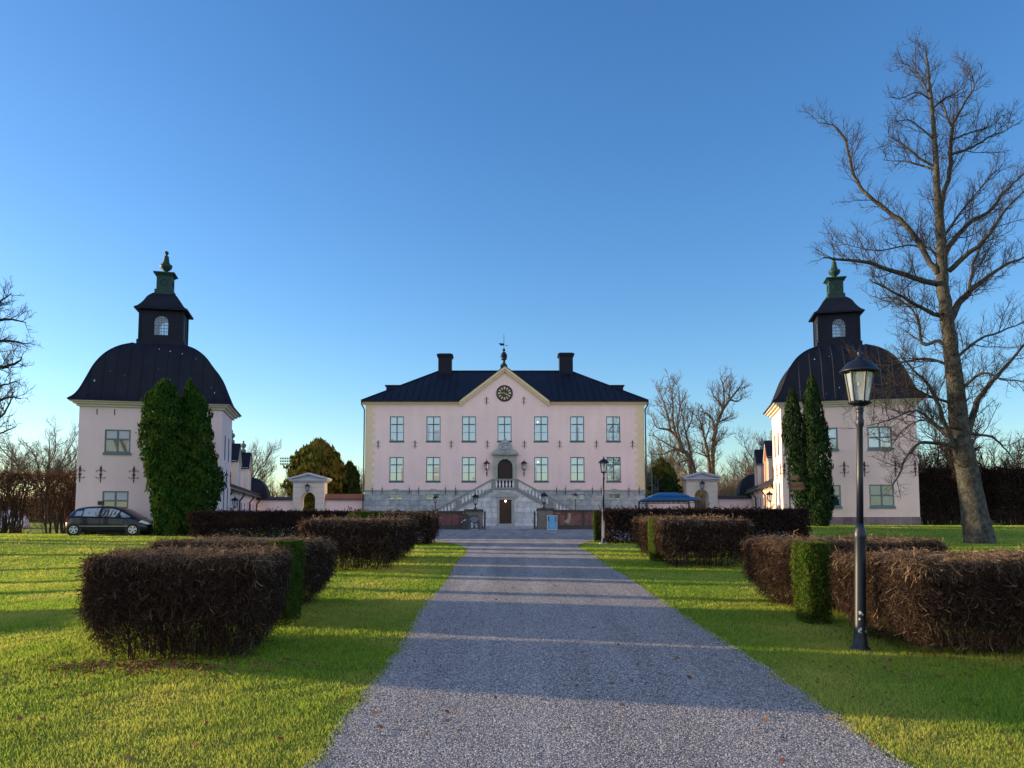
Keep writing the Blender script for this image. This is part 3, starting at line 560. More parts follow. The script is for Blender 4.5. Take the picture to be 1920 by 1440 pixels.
def smooth_line(P, n):
    P = np.array(P, float); m = len(P); t = np.linspace(0, m-1, n); i = np.clip(t.astype(int), 0, m-2); f = (t-i)[:,None]
    p0 = P[np.maximum(i-1,0)]; p1 = P[i]; p2 = P[i+1]; p3 = P[np.minimum(i+2,m-1)]
    return .5*((2*p1)+(-p0+p2)*f+(2*p0-5*p1+4*p2-p3)*f**2+(-p0+3*p1-3*p2+p3)*f**3)
def tree_from(name, root, limbs, r, bm, tm, hide=0, nside=8, **kw):
    """limbs in world metres relative to the root: (points, r0, r1); the first `hide` carry no twigs"""
    parts = []; L_ = []
    for i, (P, r0, r1) in enumerate(limbs):
        n = max(6, len(P)*3); Q = smooth_line(P, n); t = np.linspace(0, 1, n); jit = r.normal(0, 1, (n,3))*min(r0[0] if isinstance(r0, tuple) else r0, .07)*.25; jit[0] = 0; Q = Q+jit
        rr = (r0[0] if isinstance(r0, tuple) else r0)*(1-t)**.8+r1
        if isinstance(r0, tuple): rr = np.interp(t, np.linspace(0,1,len(r0)), r0)
        V, F_ = tubes(Q[None], rr[None], nside if rr[0] > .04 else 5); parts.append((V, F_, 0))
        if i >= hide: L_.append((Q, rr))
    V, F_, M_ = join(parts); tr = link('trunk', arr_mesh('trunk', V, F_, bm, M_*0, smooth=True), root)
    lv = grow(L_, r, **kw); parts = [(*tubes(T, rr, 4 if k == 0 else 3), 0) for k, (T, rr) in enumerate(lv)]
    V, F_, M_ = join(parts); cr = link('crown', arr_mesh('crown', V, F_, tm, M_*0), root); return tr, cr
def traced(name, D, base, limbs, label, cat, group, seed, trunk_n=1, bm=bark, tm=barkd, spread=.5, w0=1.0, lw=1.0, **kw):
    """limbs given along photo pixels at depth D, each leaning towards or away from the viewer; widths in pixels"""
    r = np.random.default_rng(seed); b = at(*base, D); b.z = h(b.x, D); root = empty(name, b, 0, label, cat, group); out = []
    for i, L_ in enumerate(limbs):
        pts, a, e = L_[:3]; lean = L_[3] if len(L_) > 3 else (0 if i < trunk_n else r.uniform(-1,1)*spread)
        d0 = L_[4] if len(L_) > 4 else 0
        P = []; ac = 0
        for k, (px, py) in enumerate(pts):
            if k: ac += math.hypot(px-pts[k-1][0], py-pts[k-1][1])/F*D
            w = at(px, py, D+d0+lean*ac); P.append((w.x-b.x, w.y-b.y, w.z-b.z))
        if i == 0: P[0] = (P[0][0], P[0][1], -.15)
        c = D/F/2*w0*(lw if i else 1); out.append((P, tuple(q*c for q in a) if isinstance(a, tuple) else a*c, 0 if isinstance(a, tuple) else e*c))
    tree_from(name, root, out, r, bm, tm, hide=kw.pop('hide', 0), **kw); return root
big = [
 ([(1838,1018),(1826,960),(1817,898),(1806,850),(1800,807),(1792,732),(1784,660),(1780,619),(1771,565),(1767,515),(1765,459),(1759,372),(1754,303),(1749,216),(1739,129),(1735,88)], (62,49,43,40,38,34,29,26,25,24,20,15,11,8,5,2), 1),
 ([(1764,400),(1770,360),(1779,331),(1783,282),(1786,240),(1797,215),(1810,192),(1827,164),(1815,119)], 15, 2),
 ([(1786,240),(1776,220),(1770,199),(1760,180)], 7, 2),
 ([(1758,512),(1737,480),(1716,445),(1688,414),(1657,390),(1615,355),(1595,310),(1584,261),(1563,237),(1532,230)], 18, 2),
 ([(1760,534),(1716,522),(1674,508),(1626,492),(1581,488),(1546,482)], 15, 4),
 ([(1750,312),(1720,293),(1695,272),(1660,254)], 8, 1),
 ([(1752,320),(1720,308),(1690,302),(1654,300)], 7, 1),
 ([(1749,260),(1723,237),(1700,225),(1672,230)], 6, 1),
 ([(1742,185),(1719,173),(1688,185),(1669,180)], 5, 1),
 ([(1739,171),(1720,136),(1695,119),(1675,119)], 5, 1),
 ([(1775,470),(1799,438),(1827,411),(1855,397),(1879,365),(1900,345),(1925,322)], 15, 3),
 ([(1779,508),(1810,480),(1841,456),(1862,428),(1886,393),(1925,350)], 15, 3),
 ([(1783,598),(1800,565),(1817,548),(1842,527),(1867,507),(1925,480)], 19, 6),
 ([(1817,548),(1821,520),(1826,490),(1840,461),(1850,430)], 10, 2),
 ([(1767,594),(1733,582),(1700,561),(1667,544),(1629,523)], 13, 2),
 ([(1778,652),(1758,640),(1729,644),(1718,590),(1683,561),(1650,560)], 12, 2),
 ([(1812,830),(1817,802),(1833,752),(1858,719),(1883,690),(1925,640)], 19, 6),
 ([(1795,850),(1783,827),(1762,769),(1742,723),(1717,698),(1687,665)], 16, 2),
 ([(1798,860),(1787,838),(1754,830),(1725,832),(1700,857),(1687,890),(1670,915)], 13, 2),
 ([(1790,830),(1740,790),(1700,800),(1660,850)], 8, 1),
 ([(1815,812),(1858,819),(1883,840),(1908,873)], 9, 1),
 ([(1785,289),(1813,280),(1838,268),(1858,254),(1886,246),(1902,227)], 9, 1),
 ([(1786,262),(1810,252),(1834,244),(1862,234),(1880,215)], 6, 1),
 ([(1749,205),(1768,187),(1792,175),(1808,154)], 6, 1),
 ([(1795,760),(1750,745),(1700,725),(1640,735),(1600,745)], 9, 1, -.2),
 ([(1786,690),(1740,672),(1690,680),(1640,690),(1600,680)], 9, 1, .25),
 ([(1792,740),(1840,700),(1880,712),(1925,715)], 9, 2),
 ([(1786,680),(1830,640),(1880,620),(1925,600)], 9, 2, .3),
 ([(1799,800),(1760,800),(1720,770),(1660,790),(1620,800)], 8, 1, -.3),
 ([(1768,520),(1750,470),(1700,460),(1640,470),(1560,450)], 8, 1, .3),
 ([(1765,450),(1800,400),(1850,340),(1880,310)], 8, 1, -.2),
]
traced('bare_tree', 29.0, (1838,1015), big, 'large bare tree with a thick leaning trunk behind the right hedge', 'tree', 'bare deciduous trees', 21, spread=.6, lw=.62, w0=.93,
       lens=(1.65,.9,.45), gaps=(.19,.115,.09), rads=(.018,.0095,.0062), hide=0, start=.1, nside=10)
# two veteran trees behind the right wall
tA = [([(1304,893),(1292,862),(1281,845),(1270,822),(1256,807),(1241,804)], (13,12,10,9,7,4), 1),
 ([(1256,808),(1253,784),(1246,758),(1234,727)], 6, 1), ([(1270,822),(1262,790),(1262,755),(1256,722)], 6, 1), ([(1281,845),(1270,800),(1275,760),(1272,728)], 5, 1),
 ([(1306,893),(1300,870),(1293,840),(1286,812),(1281,789),(1284,765)], 7, 1), ([(1279,843),(1258,845),(1239,853),(1222,850)], 4, 1), ([(1245,804),(1230,800),(1220,775)], 3, 1), ([(1283,850),(1262,838),(1240,826),(1222,815)], 4, 1),
 ([(1292,862),(1270,868),(1250,880)], 4, 1), ([(1286,812),(1296,790),(1300,768)], 3, 1)]
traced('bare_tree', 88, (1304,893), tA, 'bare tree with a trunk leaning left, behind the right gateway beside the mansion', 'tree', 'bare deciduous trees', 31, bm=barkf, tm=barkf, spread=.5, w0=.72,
       lens=(3.0,1.5,.75), gaps=(.34,.24,.2), rads=(.045,.028,.019), start=.12)
tB = [([(1334,893),(1337,845),(1341,812),(1345,793),(1355,770),(1367,751),(1383,732),(1388,722)], (13,11,10,8,7,6,4,2), 1),
 ([(1331,893),(1328,855),(1322,826),(1315,798),(1308,775)], 9, 1), ([(1342,810),(1334,784),(1322,774),(1308,770)], 6, 1), ([(1355,770),(1350,756),(1341,746),(1331,727)], 6, 1),
 ([(1356,768),(1358,745),(1355,720),(1350,708)], 5, 1), ([(1367,751),(1368,730),(1372,712)], 4, 1), ([(1345,793),(1362,785),(1375,775)], 4, 1), ([(1370,750),(1385,752),(1394,738)], 4, 1),
 ([(1322,826),(1330,800),(1330,780)], 4, 1), ([(1328,858),(1310,850),(1296,846)], 3, 1), ([(1338,840),(1350,820),(1362,810)], 3, 1)]
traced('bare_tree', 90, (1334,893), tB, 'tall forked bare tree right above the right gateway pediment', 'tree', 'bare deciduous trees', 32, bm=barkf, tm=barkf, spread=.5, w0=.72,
       lens=(3.0,1.5,.75), gaps=(.32,.23,.19), rads=(.045,.028,.019), start=.12)
# crown reaching in from beyond the left edge
tC = [([(-70,1010),(-72,900),(-66,800),(-60,700),(-50,600),(-45,540)], (46,38,30,22,12,4), 2),
 ([(-66,800),(-40,790),(-15,760),(15,745),(40,748)], 12, 2), ([(-68,830),(-40,800),(-10,790),(10,770),(25,735)], 9, 2), ([(-62,730),(-35,700),(0,690),(30,680),(40,668)], 12, 2),
 ([(-60,680),(-30,650),(0,640),(30,640),(46,645)], 12, 2), ([(-55,640),(-30,610),(0,600),(28,600),(48,606)], 10, 2), ([(-50,600),(-25,575),(0,565),(22,550)], 8, 2), ([(-62,750),(-30,740),(0,725),(30,715)], 9, 2),
 ([(-60,690),(-90,640),(-120,600)], 12, 2), ([(-62,760),(-100,720),(-140,700)], 12, 2), ([(-48,560),(-70,520),(-80,500)], 6, 2), ([(-66,790),(-30,810),(0,812),(30,800)], 7, 2)]
traced('bare_tree', 33, (-70,1010), tC, 'dark bare tree crown reaching in at the left edge of the photo', 'tree', 'bare deciduous trees', 41, spread=.4, w0=.7, lens=(1.4,.75,.38), gaps=(.16,.11,.09), rads=(.02,.012,.008), start=.1)
# generic bare trees, one mesh pair per kind, copied with their own labels
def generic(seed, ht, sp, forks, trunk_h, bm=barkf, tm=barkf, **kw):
    r = np.random.default_rng(seed); L_ = [([(0,0,-.2),(.1,0,trunk_h*.5),(0,.1,trunk_h),(.1,0,ht*.6),(0,0,ht*.85)], tuple(ht*.022*q for q in (1,.8,.65,.35,.1)), 0)]
    for i in range(forks):
        a = i*2.4+r.uniform(0,1); z0 = trunk_h*r.uniform(.7,1.5); s_ = sp*r.uniform(.6,1.1); z1 = z0+(ht-z0)*r.uniform(.45,.95)
        L_.append(([(0,0,z0),(s_*.35*math.cos(a), s_*.35*math.sin(a), z0+(z1-z0)*.35),(s_*.75*math.cos(a+.2), s_*.75*math.sin(a+.2), z0+(z1-z0)*.7),(s_*math.cos(a+.1), s_*math.sin(a+.1), z1)], ht*.0075, ht*.001))
    return L_, r, dict(bm=bm, tm=tm, **kw)
def place_generic(g, pos, rz, sc, label, group='distant bare trees', src=[None]):
    root = empty('bare_tree', pos, rz, label, 'tree', group); root.scale = (sc,)*3 if not isinstance(sc, tuple) else sc
    if isinstance(g, tuple):
        L_, r, kw = g; tree_from('t', root, L_, r, **kw)
    else:
        for ch in g.children: dup(ch, root)
    return root
def gp(px, D): x = X(px, D); return (x, D, h(x, D))
def sc_for(py, D, ht, x=0): return ((HY-py)/F*D+EYE-h(x, D))/ht
k1 = dict(lens=(2.4,1.2,.6), gaps=(.26,.17,.14), rads=(.026,.015,.011), start=.12)
G1 = place_generic(generic(51, 10, 4.2, 11, 2.6, **k1), gp(88,86), 0, sc_for(783,86,10.2), 'fan shaped bare tree above the tall hedge left of the left pavilion')
G2 = place_generic(generic(52, 10, 3.2, 9, 3.4, **k1), gp(470,88), 0, sc_for(812,88,10.4), 'pale bare tree behind the dormers of the left wing')
def G(g, px, py, D, rz, label, wide=1): s_ = sc_for(py, D, 10.2, X(px, D)); return place_generic(g, gp(px,D), rz, (s_*wide, s_*wide, s_), label)
G(G2, 18, 815, 92, 1.2, 'bare tree at the left edge behind the tall clipped hedge')
G(G1, 140, 838, 105, 2.1, 'small bare tree touching the left wall of the left pavilion')
G(G1, 512, 885, 150, 2.9, 'small far bare tree left of the floodlight mast')
G(G2, 560, 880, 170, .7, 'tiny far bare tree behind the golden conifer')
G(G2, 672, 865, 120, .4, 'pale bare tree peeping out left of the mansion')
G(G1, 1440, 795, 84, .9, 'bare tree behind the dormers of the right wing')
G(G2, 1405, 850, 110, 2.2, 'low bare tree left of the right wing dormers')
G(G1, 1365, 862, 120, 1.9, 'low far bare tree above the right courtyard wall')
G(G2, 1275, 830, 104, 2.7, 'slim bare tree between the mansion and the trunk leaning left')
G(G1, 1225, 800, 112, 1.4, 'bare tree directly behind the spiral stair')
G3 = place_generic(generic(53, 9, 4.6, 16, 1.6, bm=bark, tm=twigd, lens=(2.0,1.0,.5), gaps=(.3,.2,.16), rads=(.045,.024,.016), start=.1), gp(1760,58), .4, sc_for(790,58,8.9), 'dense brown bare tree between the right pavilion and the big trunk')
G(G3, 1868, 795, 55, 2.0, 'dense brown bare tree right of the big trunk above the dark hedge', 1.0)
G(G3, 1925, 830, 62, 3.3, 'dense bare tree at the right edge behind the red wall', .9)
# far brushwood
def brushwood(name, x0, x1, D, top, n, label, m, seed, dd=10, size=.6):
    r = np.random.default_rng(seed); a = X(x0, D); b = X(x1, D); zt = (HY-top)/F*D+EYE
    bx = r.uniform(a, b, n); by = r.uniform(D, D+dd, n); hh = (zt-1)*(.55+.25*np.sin(bx*.7+seed)+.2*r.uniform(0,1,n)); z0 = 1+r.uniform(0,1,n)*hh*.8
    B = np.column_stack([bx, by, z0]); d = unit(n, r)*.55+np.array([0,0,1.]); e = B+d*size*r.uniform(.5,1.6,(n,1)); mid = (B+e)/2+unit(n, r)*.15*size
    V, Q = tubes(np.stack([B, mid, e], 1), np.tile([.03,.022,.01], (n,1)), 3)
    return tag(link(name, arr_mesh(name, V, Q, m)), label, 'brushwood', kind='stuff')
brushwood('brushwood', 1215, 1460, 96, 880, 26000, 'pale brown thicket of bare brush behind the right courtyard wall', brush, 61, size=1.1)
brushwood('brushwood', 1290, 1350, 80, 912, 9000, 'golden brush seen through the arch of the right gateway', brush, 65, size=.8, dd=4)
brushwood('brushwood', -40, 175, 98, 905, 9000, 'dull brown thicket of bare brush behind the left tall hedges', brush, 62, size=1.1)
brushwood('brushwood', 1735, 1990, 66, 868, 9000, 'brown thicket of bare brush behind the right tall hedges', twigt, 63, size=.9)
brushwood('brushwood', 470, 690, 125, 925, 5000, 'low pale brush far behind the left courtyard wall', brush, 64, size=1.2)
# trees standing beyond the left edge that shade the lawn and the drive
G4 = place_generic(generic(57, 13, 2.6, 7, 6.0, bm=bark, tm=barkd, lens=(1.8,.9,.5), gaps=(.9,.5,.4), rads=(.02,.011,.007), start=.2), (-19.5, 17.6, h(-19.5, 17.6)), 0, .9, 'young park tree out of view left of the nearest lawn', 'park trees left of the lawn')
for i, (x, y, s_) in enumerate(((-23, 20.6, 1.0), (-25, 24.4, .9), (-28, 29.0, 1.1), (-31, 33.5, 1.0), (-33, 38.5, 1.1), (-46, 12.0, 1.2))):
    place_generic(G4, (x, y, h(x, y)), i*1.3, s_, ('bare tree out of view beside the nearest left lawn', 'bare tree out of view left of the drive entrance', 'bare tree out of view left of the middle lawn', 'bare tree out of view left of the parked car', 'bare tree out of view beyond the middle lawn', 'bare tree out of view left of the white tent', 'bare tree out of view far beyond the white tent', 'bare tree out of view deep in the park to the left')[i], 'park trees left of the lawn')
# ---------------------------------------------------------------- shared building pieces
def window(parent, cx, zb, zt, w, y, fm=winf, gm=glass, pane_div=(.32,.64), sill=True, mull=.045, dep=.03, vert=1, label=None, protos={}):
    """casement: frame proud of the glass; panes and sill are its own pieces. faces -y"""
    key = (round(w,3), round(zt-zb,3), fm.name, gm.name, pane_div, sill, vert, mull)
    if key in protos: return dup(protos[key], parent, (cx, y, zb))
    hh = zt-zb; b = MB(); f = .065; s0 = .12 if sill else 0
    b.box(-w/2, w/2, -dep, .06, hh-f, hh); b.box(-w/2, w/2, -dep, .06, s0, s0+f); b.box(-w/2, -w/2+f, -dep, .06, s0+f, hh-f); b.box(w/2-f, w/2, -dep, .06, s0+f, hh-f)
    zz = [s0+f]+[hh-(hh-s0)*q for q in pane_div][::-1]+[hh-f]
    xs_ = [-w/2+f]+[-w/2+w*(i+1)/(vert+1) for i in range(vert)]+[w/2-f]
    for q in xs_[1:-1]: b.box(q-mull, q+mull, -dep+.008, .05, s0+f, hh-f)
    for i, q in enumerate(zz[1:-1]):
        t = mull if (i == len(zz)-3 and len(pane_div) > 1) or len(pane_div) == 1 else .014
        for a, c in zip(xs_, xs_[1:]): b.box(a+mull*.9, c-mull*.9, -dep+.014, .045, q-t, q+t)
    o = b.build('window', fm, parent, (cx, y, zb))
    g = MB(); r = random.Random(hash(key) % 999)
    for a, c in zip(xs_, xs_[1:]):
        for d, e in zip(zz, zz[1:]):
            t = r.uniform(-.006, .006); u = r.uniform(-.006, .006)
            g.quad((a-.01, .02+t, d-.01), (c+.01, .02-t, d-.01), (c+.01, .02-t+u, e+.01), (a-.01, .02+t+u, e+.01))
    g.build('pane', gm, o)
    if sill: MB().box(-w/2-.05, w/2+.05, -dep-.07, .05, 0, s0).build('sill', fm, o)
    protos[key] = o; return o
ties = {}
def tie(parent, x, z, y, s=1.0, style='curl', rz=0):
    if style not in ties:
        b = MB()
        if style == 'curl':
            b.box(-.022, .022, -.035, -.005, -.50, .22); b.prism([(-.06,.2),(0,.27),(.06,.2),(.02,.46),(0,.5),(-.02,.46)][::-1] if 0 else [(0,.12),(.07,.27),(0,.5),(-.07,.27)], -.035, -.005)
            b.box(-.07, .07, -.04, -.003, -.1, .02)
            for sx in (-1, 1):
                for sz, z0 in ((1, .07), (-1, -.12)):
                    pts = [(sx*(.02+.13*(1-math.cos(t))*1.0), -.02, z0+sz*.14*math.sin(t)-.0) for t in np.linspace(0, 2.7, 9)]
                    b.tube(pts, .013, 5); b.tube([pts[-1], (pts[-1][0]-sx*.05, -.02, pts[-1][2]+sz*.03)], .016, 5)
        else:
            b.box(-.028, .028, -.045, -.005, -.42, .02); b.tube([(0,-.03,0),(0,-.03,.42)], [.018,.006], 6); b.lathe([(.0,-.06),(.06,-.02),(.06,.02),(0,.06)], (0,-.03,.1), 8)
        ties[style] = b.build('wall_anchor', iron, parent, (x, y, z)); ties[style].scale = (s,1,s); ties[style].rotation_euler[2] = rz; return ties[style]
    c = dup(ties[style], parent, (x, y, z)); c.scale = (s,1,s); c.rotation_euler[2] = rz; return c
def lantern_parts(parent, z0, s, n=6, offs=(0,0)):
    """tapered glass lantern with a domed cap; z0 = foot of the glass, s = glass height"""
    ox, oy = offs; T = lambda b: setattr(b, 'M', Matrix.Translation((ox, oy, z0))) or b
    r0, r1 = .27*s, .43*s; b = T(MB())
    b.lathe([(.09*s,-.22*s),(.12*s,-.2*s),(.12*s,-.12*s),(.34*s,-.04*s),(.36*s,0),(.2*s,.001*s)], (0,0,0), 12)
    for i in range(n):
        a = 2*math.pi*(i+.5)/n; b.tube([(r0*math.cos(a), r0*math.sin(a), 0), (r1*math.cos(a), r1*math.sin(a), s)], .034*s, 5)
    for rr, zz in ((r0,.02*s),(r1,.97*s)):
        p = [(rr*math.cos(2*math.pi*(i+.5)/n), rr*math.sin(2*math.pi*(i+.5)/n), zz) for i in range(n+1)]; b.tube(p, .03*s, 5)
    b.build('lantern_frame', lamppaint, parent)
    c = T(MB()); c.lathe([(.4*s,.98*s),(.6*s,.97*s),(.62*s,1.0*s),(.58*s,1.04*s),(.5*s,1.14*s),(.38*s,1.28*s),(.2*s,1.38*s),(.13*s,1.41*s),(.13*s,1.46*s),(.06*s,1.5*s),(.055*s,1.56*s),(.09*s,1.6*s),(.05*s,1.66*s),(.02*s,1.7*s),(.012*s,1.86*s)], (0,0,0), 20)
    c.build('lamp_cap', lamppaint, parent, smooth=True)
    g = T(MB()); g.lathe([(r0*.96,.03*s),(r1*.95,.95*s)], (0,0,0), n, rot=math.pi/n); g.build('lamp_glass', clearg, parent)
    k = T(MB()); k.lathe([(.13*s,.66*s),(.13*s,.95*s)], (0,0,0), 10); k.lathe([(.03*s,.5*s),(.08*s,.55*s),(.09*s,.66*s)], (0,0,0), 8); k.build('lamp_holder', black, parent)
def lamp_post(x, y, Ht, label, lean=0):
    t = empty('street_lamp', (x, y, h(x, y)), 0, label, 'street lamp', 'lamp posts beside the drive'); k = Ht/3.32; t.rotation_euler[1] = R(lean); b = MB()
    b.lathe([(r_*k, z_*k) for r_, z_ in ((.105,-.05),(.105,.02),(.075,.05),(.068,.12),(.060,.2),(.058,.9),(.057,1.18),(.066,1.21),(.066,1.25),(.052,1.30),(.037,1.36))], (0,0,0), 18); b.build('post_base', lamppaint, t, smooth=True)
    u = MB(); u.lathe([(r_*k, z_*k) for r_, z_ in ((.036,1.35),(.034,1.9),(.031,2.42),(.043,2.44),(.043,2.5),(.036,2.52),(.036,2.58),(.046,2.6),(.036,2.62))], (0,0,0), 14); u.build('post', lamppaint, t, smooth=True)
    lantern_parts(t, 2.69*k, .345*k); return t
t = lamp_post(3.93, 8.62, 3.40, 'tall dark lamp post nearest the camera at the corner of the right hedge', 1.9)
b = MB(); rr = random.Random(3)
for i in range(11):
    b = MB()
    a = -math.pi/2+rr.uniform(-1.0, .9); z_ = rr.choice([rr.uniform(.18,.26), rr.uniform(.36,.44), rr.uniform(.18,.45)]); s_ = rr.uniform(.006,.016)
    q = .0618; c_ = Vector((math.cos(a)*(q+.0005), math.sin(a)*(q+.0005), z_)); u_ = Vector((-math.sin(a), math.cos(a), 0)); w_ = Vector((0,0,1))
    b.quad(*[c_+u_*s_*math.cos(v)*rr.uniform(.6,1.3)+w_*s_*1.3*math.sin(v)*rr.uniform(.6,1.3) for v in np.linspace(0, 5.2, 6)])
    b.build('paint_chip', worn, t)
t = lamp_post(X(1130,28.3), 28.3, 3.26, 'short distant lamp post beside the far right hedge with a pale patch on its foot', .9)
b = MB(); b.M = Matrix.Rotation(R(170), 4, 'Z'); b.lathe([(.0795,.18),(.0745,.34),(.0735,.62)], (0,0,0), 18); bb = MB(); bb.add([(-.03,-.066,.2),(.03,-.066,.24),(.03,-.064,.8),(.005,-.066,.9),(-.03,-.064,.5)], [(0,1,2,3,4)]); bb.build('pale_patch', worn, t)
MB().lathe([(.16,-.06),(.15,.035),(.1,.05)], (0,0,0), 14).build('concrete_foot', stone, t)
def small_lamp(x, y, z, s, label, foot=.3):
    t = empty('pillar_lamp', (x, y, z), 0, label, 'lamp', 'small lanterns in the courtyard'); b = MB()
    b.lathe([(.14*s,0),(.14*s,.05*s),(.06*s,.1*s),(.045*s,.14*s),(.045*s,foot*s),(.06*s,foot*s+.02*s)], (0,0,0), 10); b.build('lamp_stem', lamppaint, t); lantern_parts(t, (foot+.1)*s, .5*s); return t
# ---------------------------------------------------------------- mansion
D0 = 66.9; K = D0/F; CXm = .07
def zf(py, D=D0): return EYE+(HY-py)/F*D
def xf(px, D=D0): return (px-CX)/F*D-CXm
man = empty('mansion', (CXm, D0, 0), 0, 'wide two-storey pink mansion with a gabled clock front and black roof', 'mansion')
ZB, ZP, ZE = 1.0, zf(919), zf(757)
WXc = [xf(v) for v in (743,812,879,946,1015,1083,1151)]; Wd = 13.2; HWm = 12.17
upz = (zf(829.5), zf(780)); loz = (zf(905), zf(857)); ww = 1.22
holes = [(c-ww/2, c+ww/2, upz[0], upz[1]) for c in WXc]+[(c-ww/2, c+ww/2, loz[0], loz[1]) for i, c in enumerate(WXc) if i != 3]
dx0, dx1, dzt = xf(933), xf(961), zf(861)
holes.append((dx0-.1, dx1+.1, ZP, dzt+.1))
b = MB(); b.wall(-HWm, HWm, ZP, ZE, 0, holes, .16)
b.quad((-3.8,0,ZE),(3.8,0,ZE),(0,0,zf(690)))
b.quad((-HWm,0,ZP),(-HWm,0,ZE),(-HWm,Wd,ZE),(-HWm,Wd,ZP)); b.quad((HWm,0,ZP),(HWm,Wd,ZP),(HWm,Wd,ZE),(HWm,0,ZE)); b.quad((-HWm,Wd,ZP),(-HWm,Wd,ZE),(HWm,Wd,ZE),(HWm,Wd,ZP))
b.build('wall', pink, man)
# shallow ghost of a walled-up opening
MB().box(xf(848), xf(862), -.006, .01, zf(893), zf(861)).build('plaster_patch', mat('patch_render', (.74,.575,.56), .92, col2=(.70,.545,.53), ns=2), man)
pb = MB(); cell = [(xf(800),xf(811)),(xf(813),xf(824)),(xf(1072.5),xf(1083)),(xf(1085),xf(1096)),(xf(1142),xf(1151)),(xf(1153),xf(1162)),(xf(729),xf(740)),(xf(743),xf(754))]
cz = (zf(935), zf(926.5)); HP = HWm+.03
pb.wall(-HP, HP, ZB-.5, ZP-.1, -.05, [(a, c, cz[0], cz[1]) for a, c in cell], .2)
pb.quad((-HP,-.05,ZB-.5),(-HP,-.05,ZP-.1),(-HP,Wd,ZP-.1),(-HP,Wd,ZB-.5)); pb.quad((HP,-.05,ZB-.5),(HP,Wd,ZB-.5),(HP,Wd,ZP-.1),(HP,-.05,ZP-.1))
pb.build('plinth', ashlar, man)
MB().box(-HP-.05, HP+.05, -.11, Wd+.05, ZP-.1, ZP+.02).build('plinth_cap', stone, man)
for i, (a, c) in enumerate(cell):
    m_ = curtain if i in (1,2,3) else glass2
    cw = MB().box(a+.02, c-.02, .05, .09, cz[0]+.02, cz[1]-.02).build('cellar_window', m_ if m_ is glass2 else winl, man)
    if i in (4,5):
        g_ = MB()
        for q in range(4): g_.tube([(a+.06+q*.09, 0, cz[0]), (a+.06+q*.09, 0, cz[1])], .014, 5)
        g_.build('bar', black, cw)
    if i in (2,3): MB().box(a+.06, c-.06, .035, .05, cz[0]+.05, cz[1]-.05).build('pane', curtain, cw)
for px in (742,812,1083,1151): MB().prism([(xf(px)-.28,ZP-.02),(xf(px)+.28,ZP-.02),(xf(px)+.2,ZP+.1),(xf(px)-.2,ZP+.1)], -.13, -.01).build('keystone', stone, man)
warmc = mat('warm_curtain', (.72,.58,.40), .9)
for i, c in enumerate(WXc):
    o1 = window(man, c, upz[0], upz[1], ww, .075)
    o2 = window(man, c, loz[0], loz[1], ww, .075) if i != 3 else None
    if i == 0: keep = (o1, o2)
for i, row, x0, x1, z0, z1, m_ in ((1,1,.08,.48,.22,.62,curtain),(1,1,.08,.48,.66,1.1,curtain),(1,0,.08,.48,.80,1.36,warmc),(1,0,.08,.48,.22,.6,warmc),(5,1,-.12,-.06,.2,1.36,curtain),(5,1,.06,.16,.2,1.36,curtain),(2,0,.36,.5,.22,.5,curtain),(0,1,-.5,-.3,.2,.36,curtain),(6,1,-.5,-.3,.24,.5,curtain),(1,1,-.5,-.36,.2,1.4,curtain),(4,0,-.52,-.40,.2,1.35,curtain),(0,0,.40,.52,.2,1.3,warmc)):
    win_ = [o for o in man.children if o.name.startswith('window') and abs(o.location.x-WXc[i]) < .1 and (o.location.z > 8) == bool(row)][0]
    MB().box(x0, x1, -.004, .006, z0, z1).build('curtain', m_, win_)
for i, row in ((4,1),(4,0)):
    win_ = [o for o in man.children if o.name.startswith('window') and abs(o.location.x-WXc[i]) < .1 and (o.location.z > 8) == bool(row)][0]
    MB().lathe([(0,-.05),(.035,-.03),(.042,0),(.03,.03),(0,.05)], (-.30,-.02,1.80), 10).build('lit_globe', bulb, win_)
for px in (708,777.5,845.5,913.5,983.5,1050,1119,1187): tie(man, xf(px), zf(833), 0, .78)
for px in (912,982.5): tie(man, xf(px), zf(750), 0, .78)
for px in (698.5,717,768,785.5,835.5,854.5,1043.5,1060,1110.5,1127,1178.5,1198): tie(man, xf(px), zf(918), -.12, .95, 'spear')
q = MB(); n = int((ZE-ZP)/.33)
for i in range(n):
    w_ = (.62, .86)[i % 2]; z0 = ZP+.02+i*(ZE-ZP-.02)/n; z1 = z0+(ZE-ZP-.02)/n-.018
    q.box(-HWm-.025, -HWm+w_-.06, -.028, w_, z0, z1); q.box(HWm-w_+.06, HWm+.025, -.028, w_, z0, z1)
q.build('quoins', beige, man)
# cornice and gable rakes
ZC, ZT = zf(758), zf(751.2); c = MB(); gx0 = xf(861); gx1 = xf(1031); gp_z = zf(685)
prof = [(.0, ZC), (-.10, ZC), (-.16, ZC+.1), (-.28, ZC+.14), (-.34, ZT), (.0, ZT)]
c.prism(prof, -HWm-.33, gx0+.1, plane='yz'); c.prism(prof, gx1-.1, HWm+.33, plane='yz')
c.box(-HWm-.32, -HWm-.001, .001, Wd+.3, ZC+.12, ZT-.003); c.box(HWm+.001, HWm+.32, .001, Wd+.3, ZC+.12, ZT-.003)
for s_, gx in ((-1, gx0), (1, gx1)):
    for y0, y1, o0, o1 in ((-.36, 0, 0, .2), (-.22, 0, .2, .36)):
        sl = (gp_z-ZT)/abs(gx); L_ = math.hypot(1, sl)
        c.prism([(gx-s_*.0, ZT-o0*L_),(0, gp_z-o0*L_),(0, gp_z-o1*L_),(gx, ZT-o1*L_)][::s_], y0, y1+.001)
c.build('cornice', beige, man)
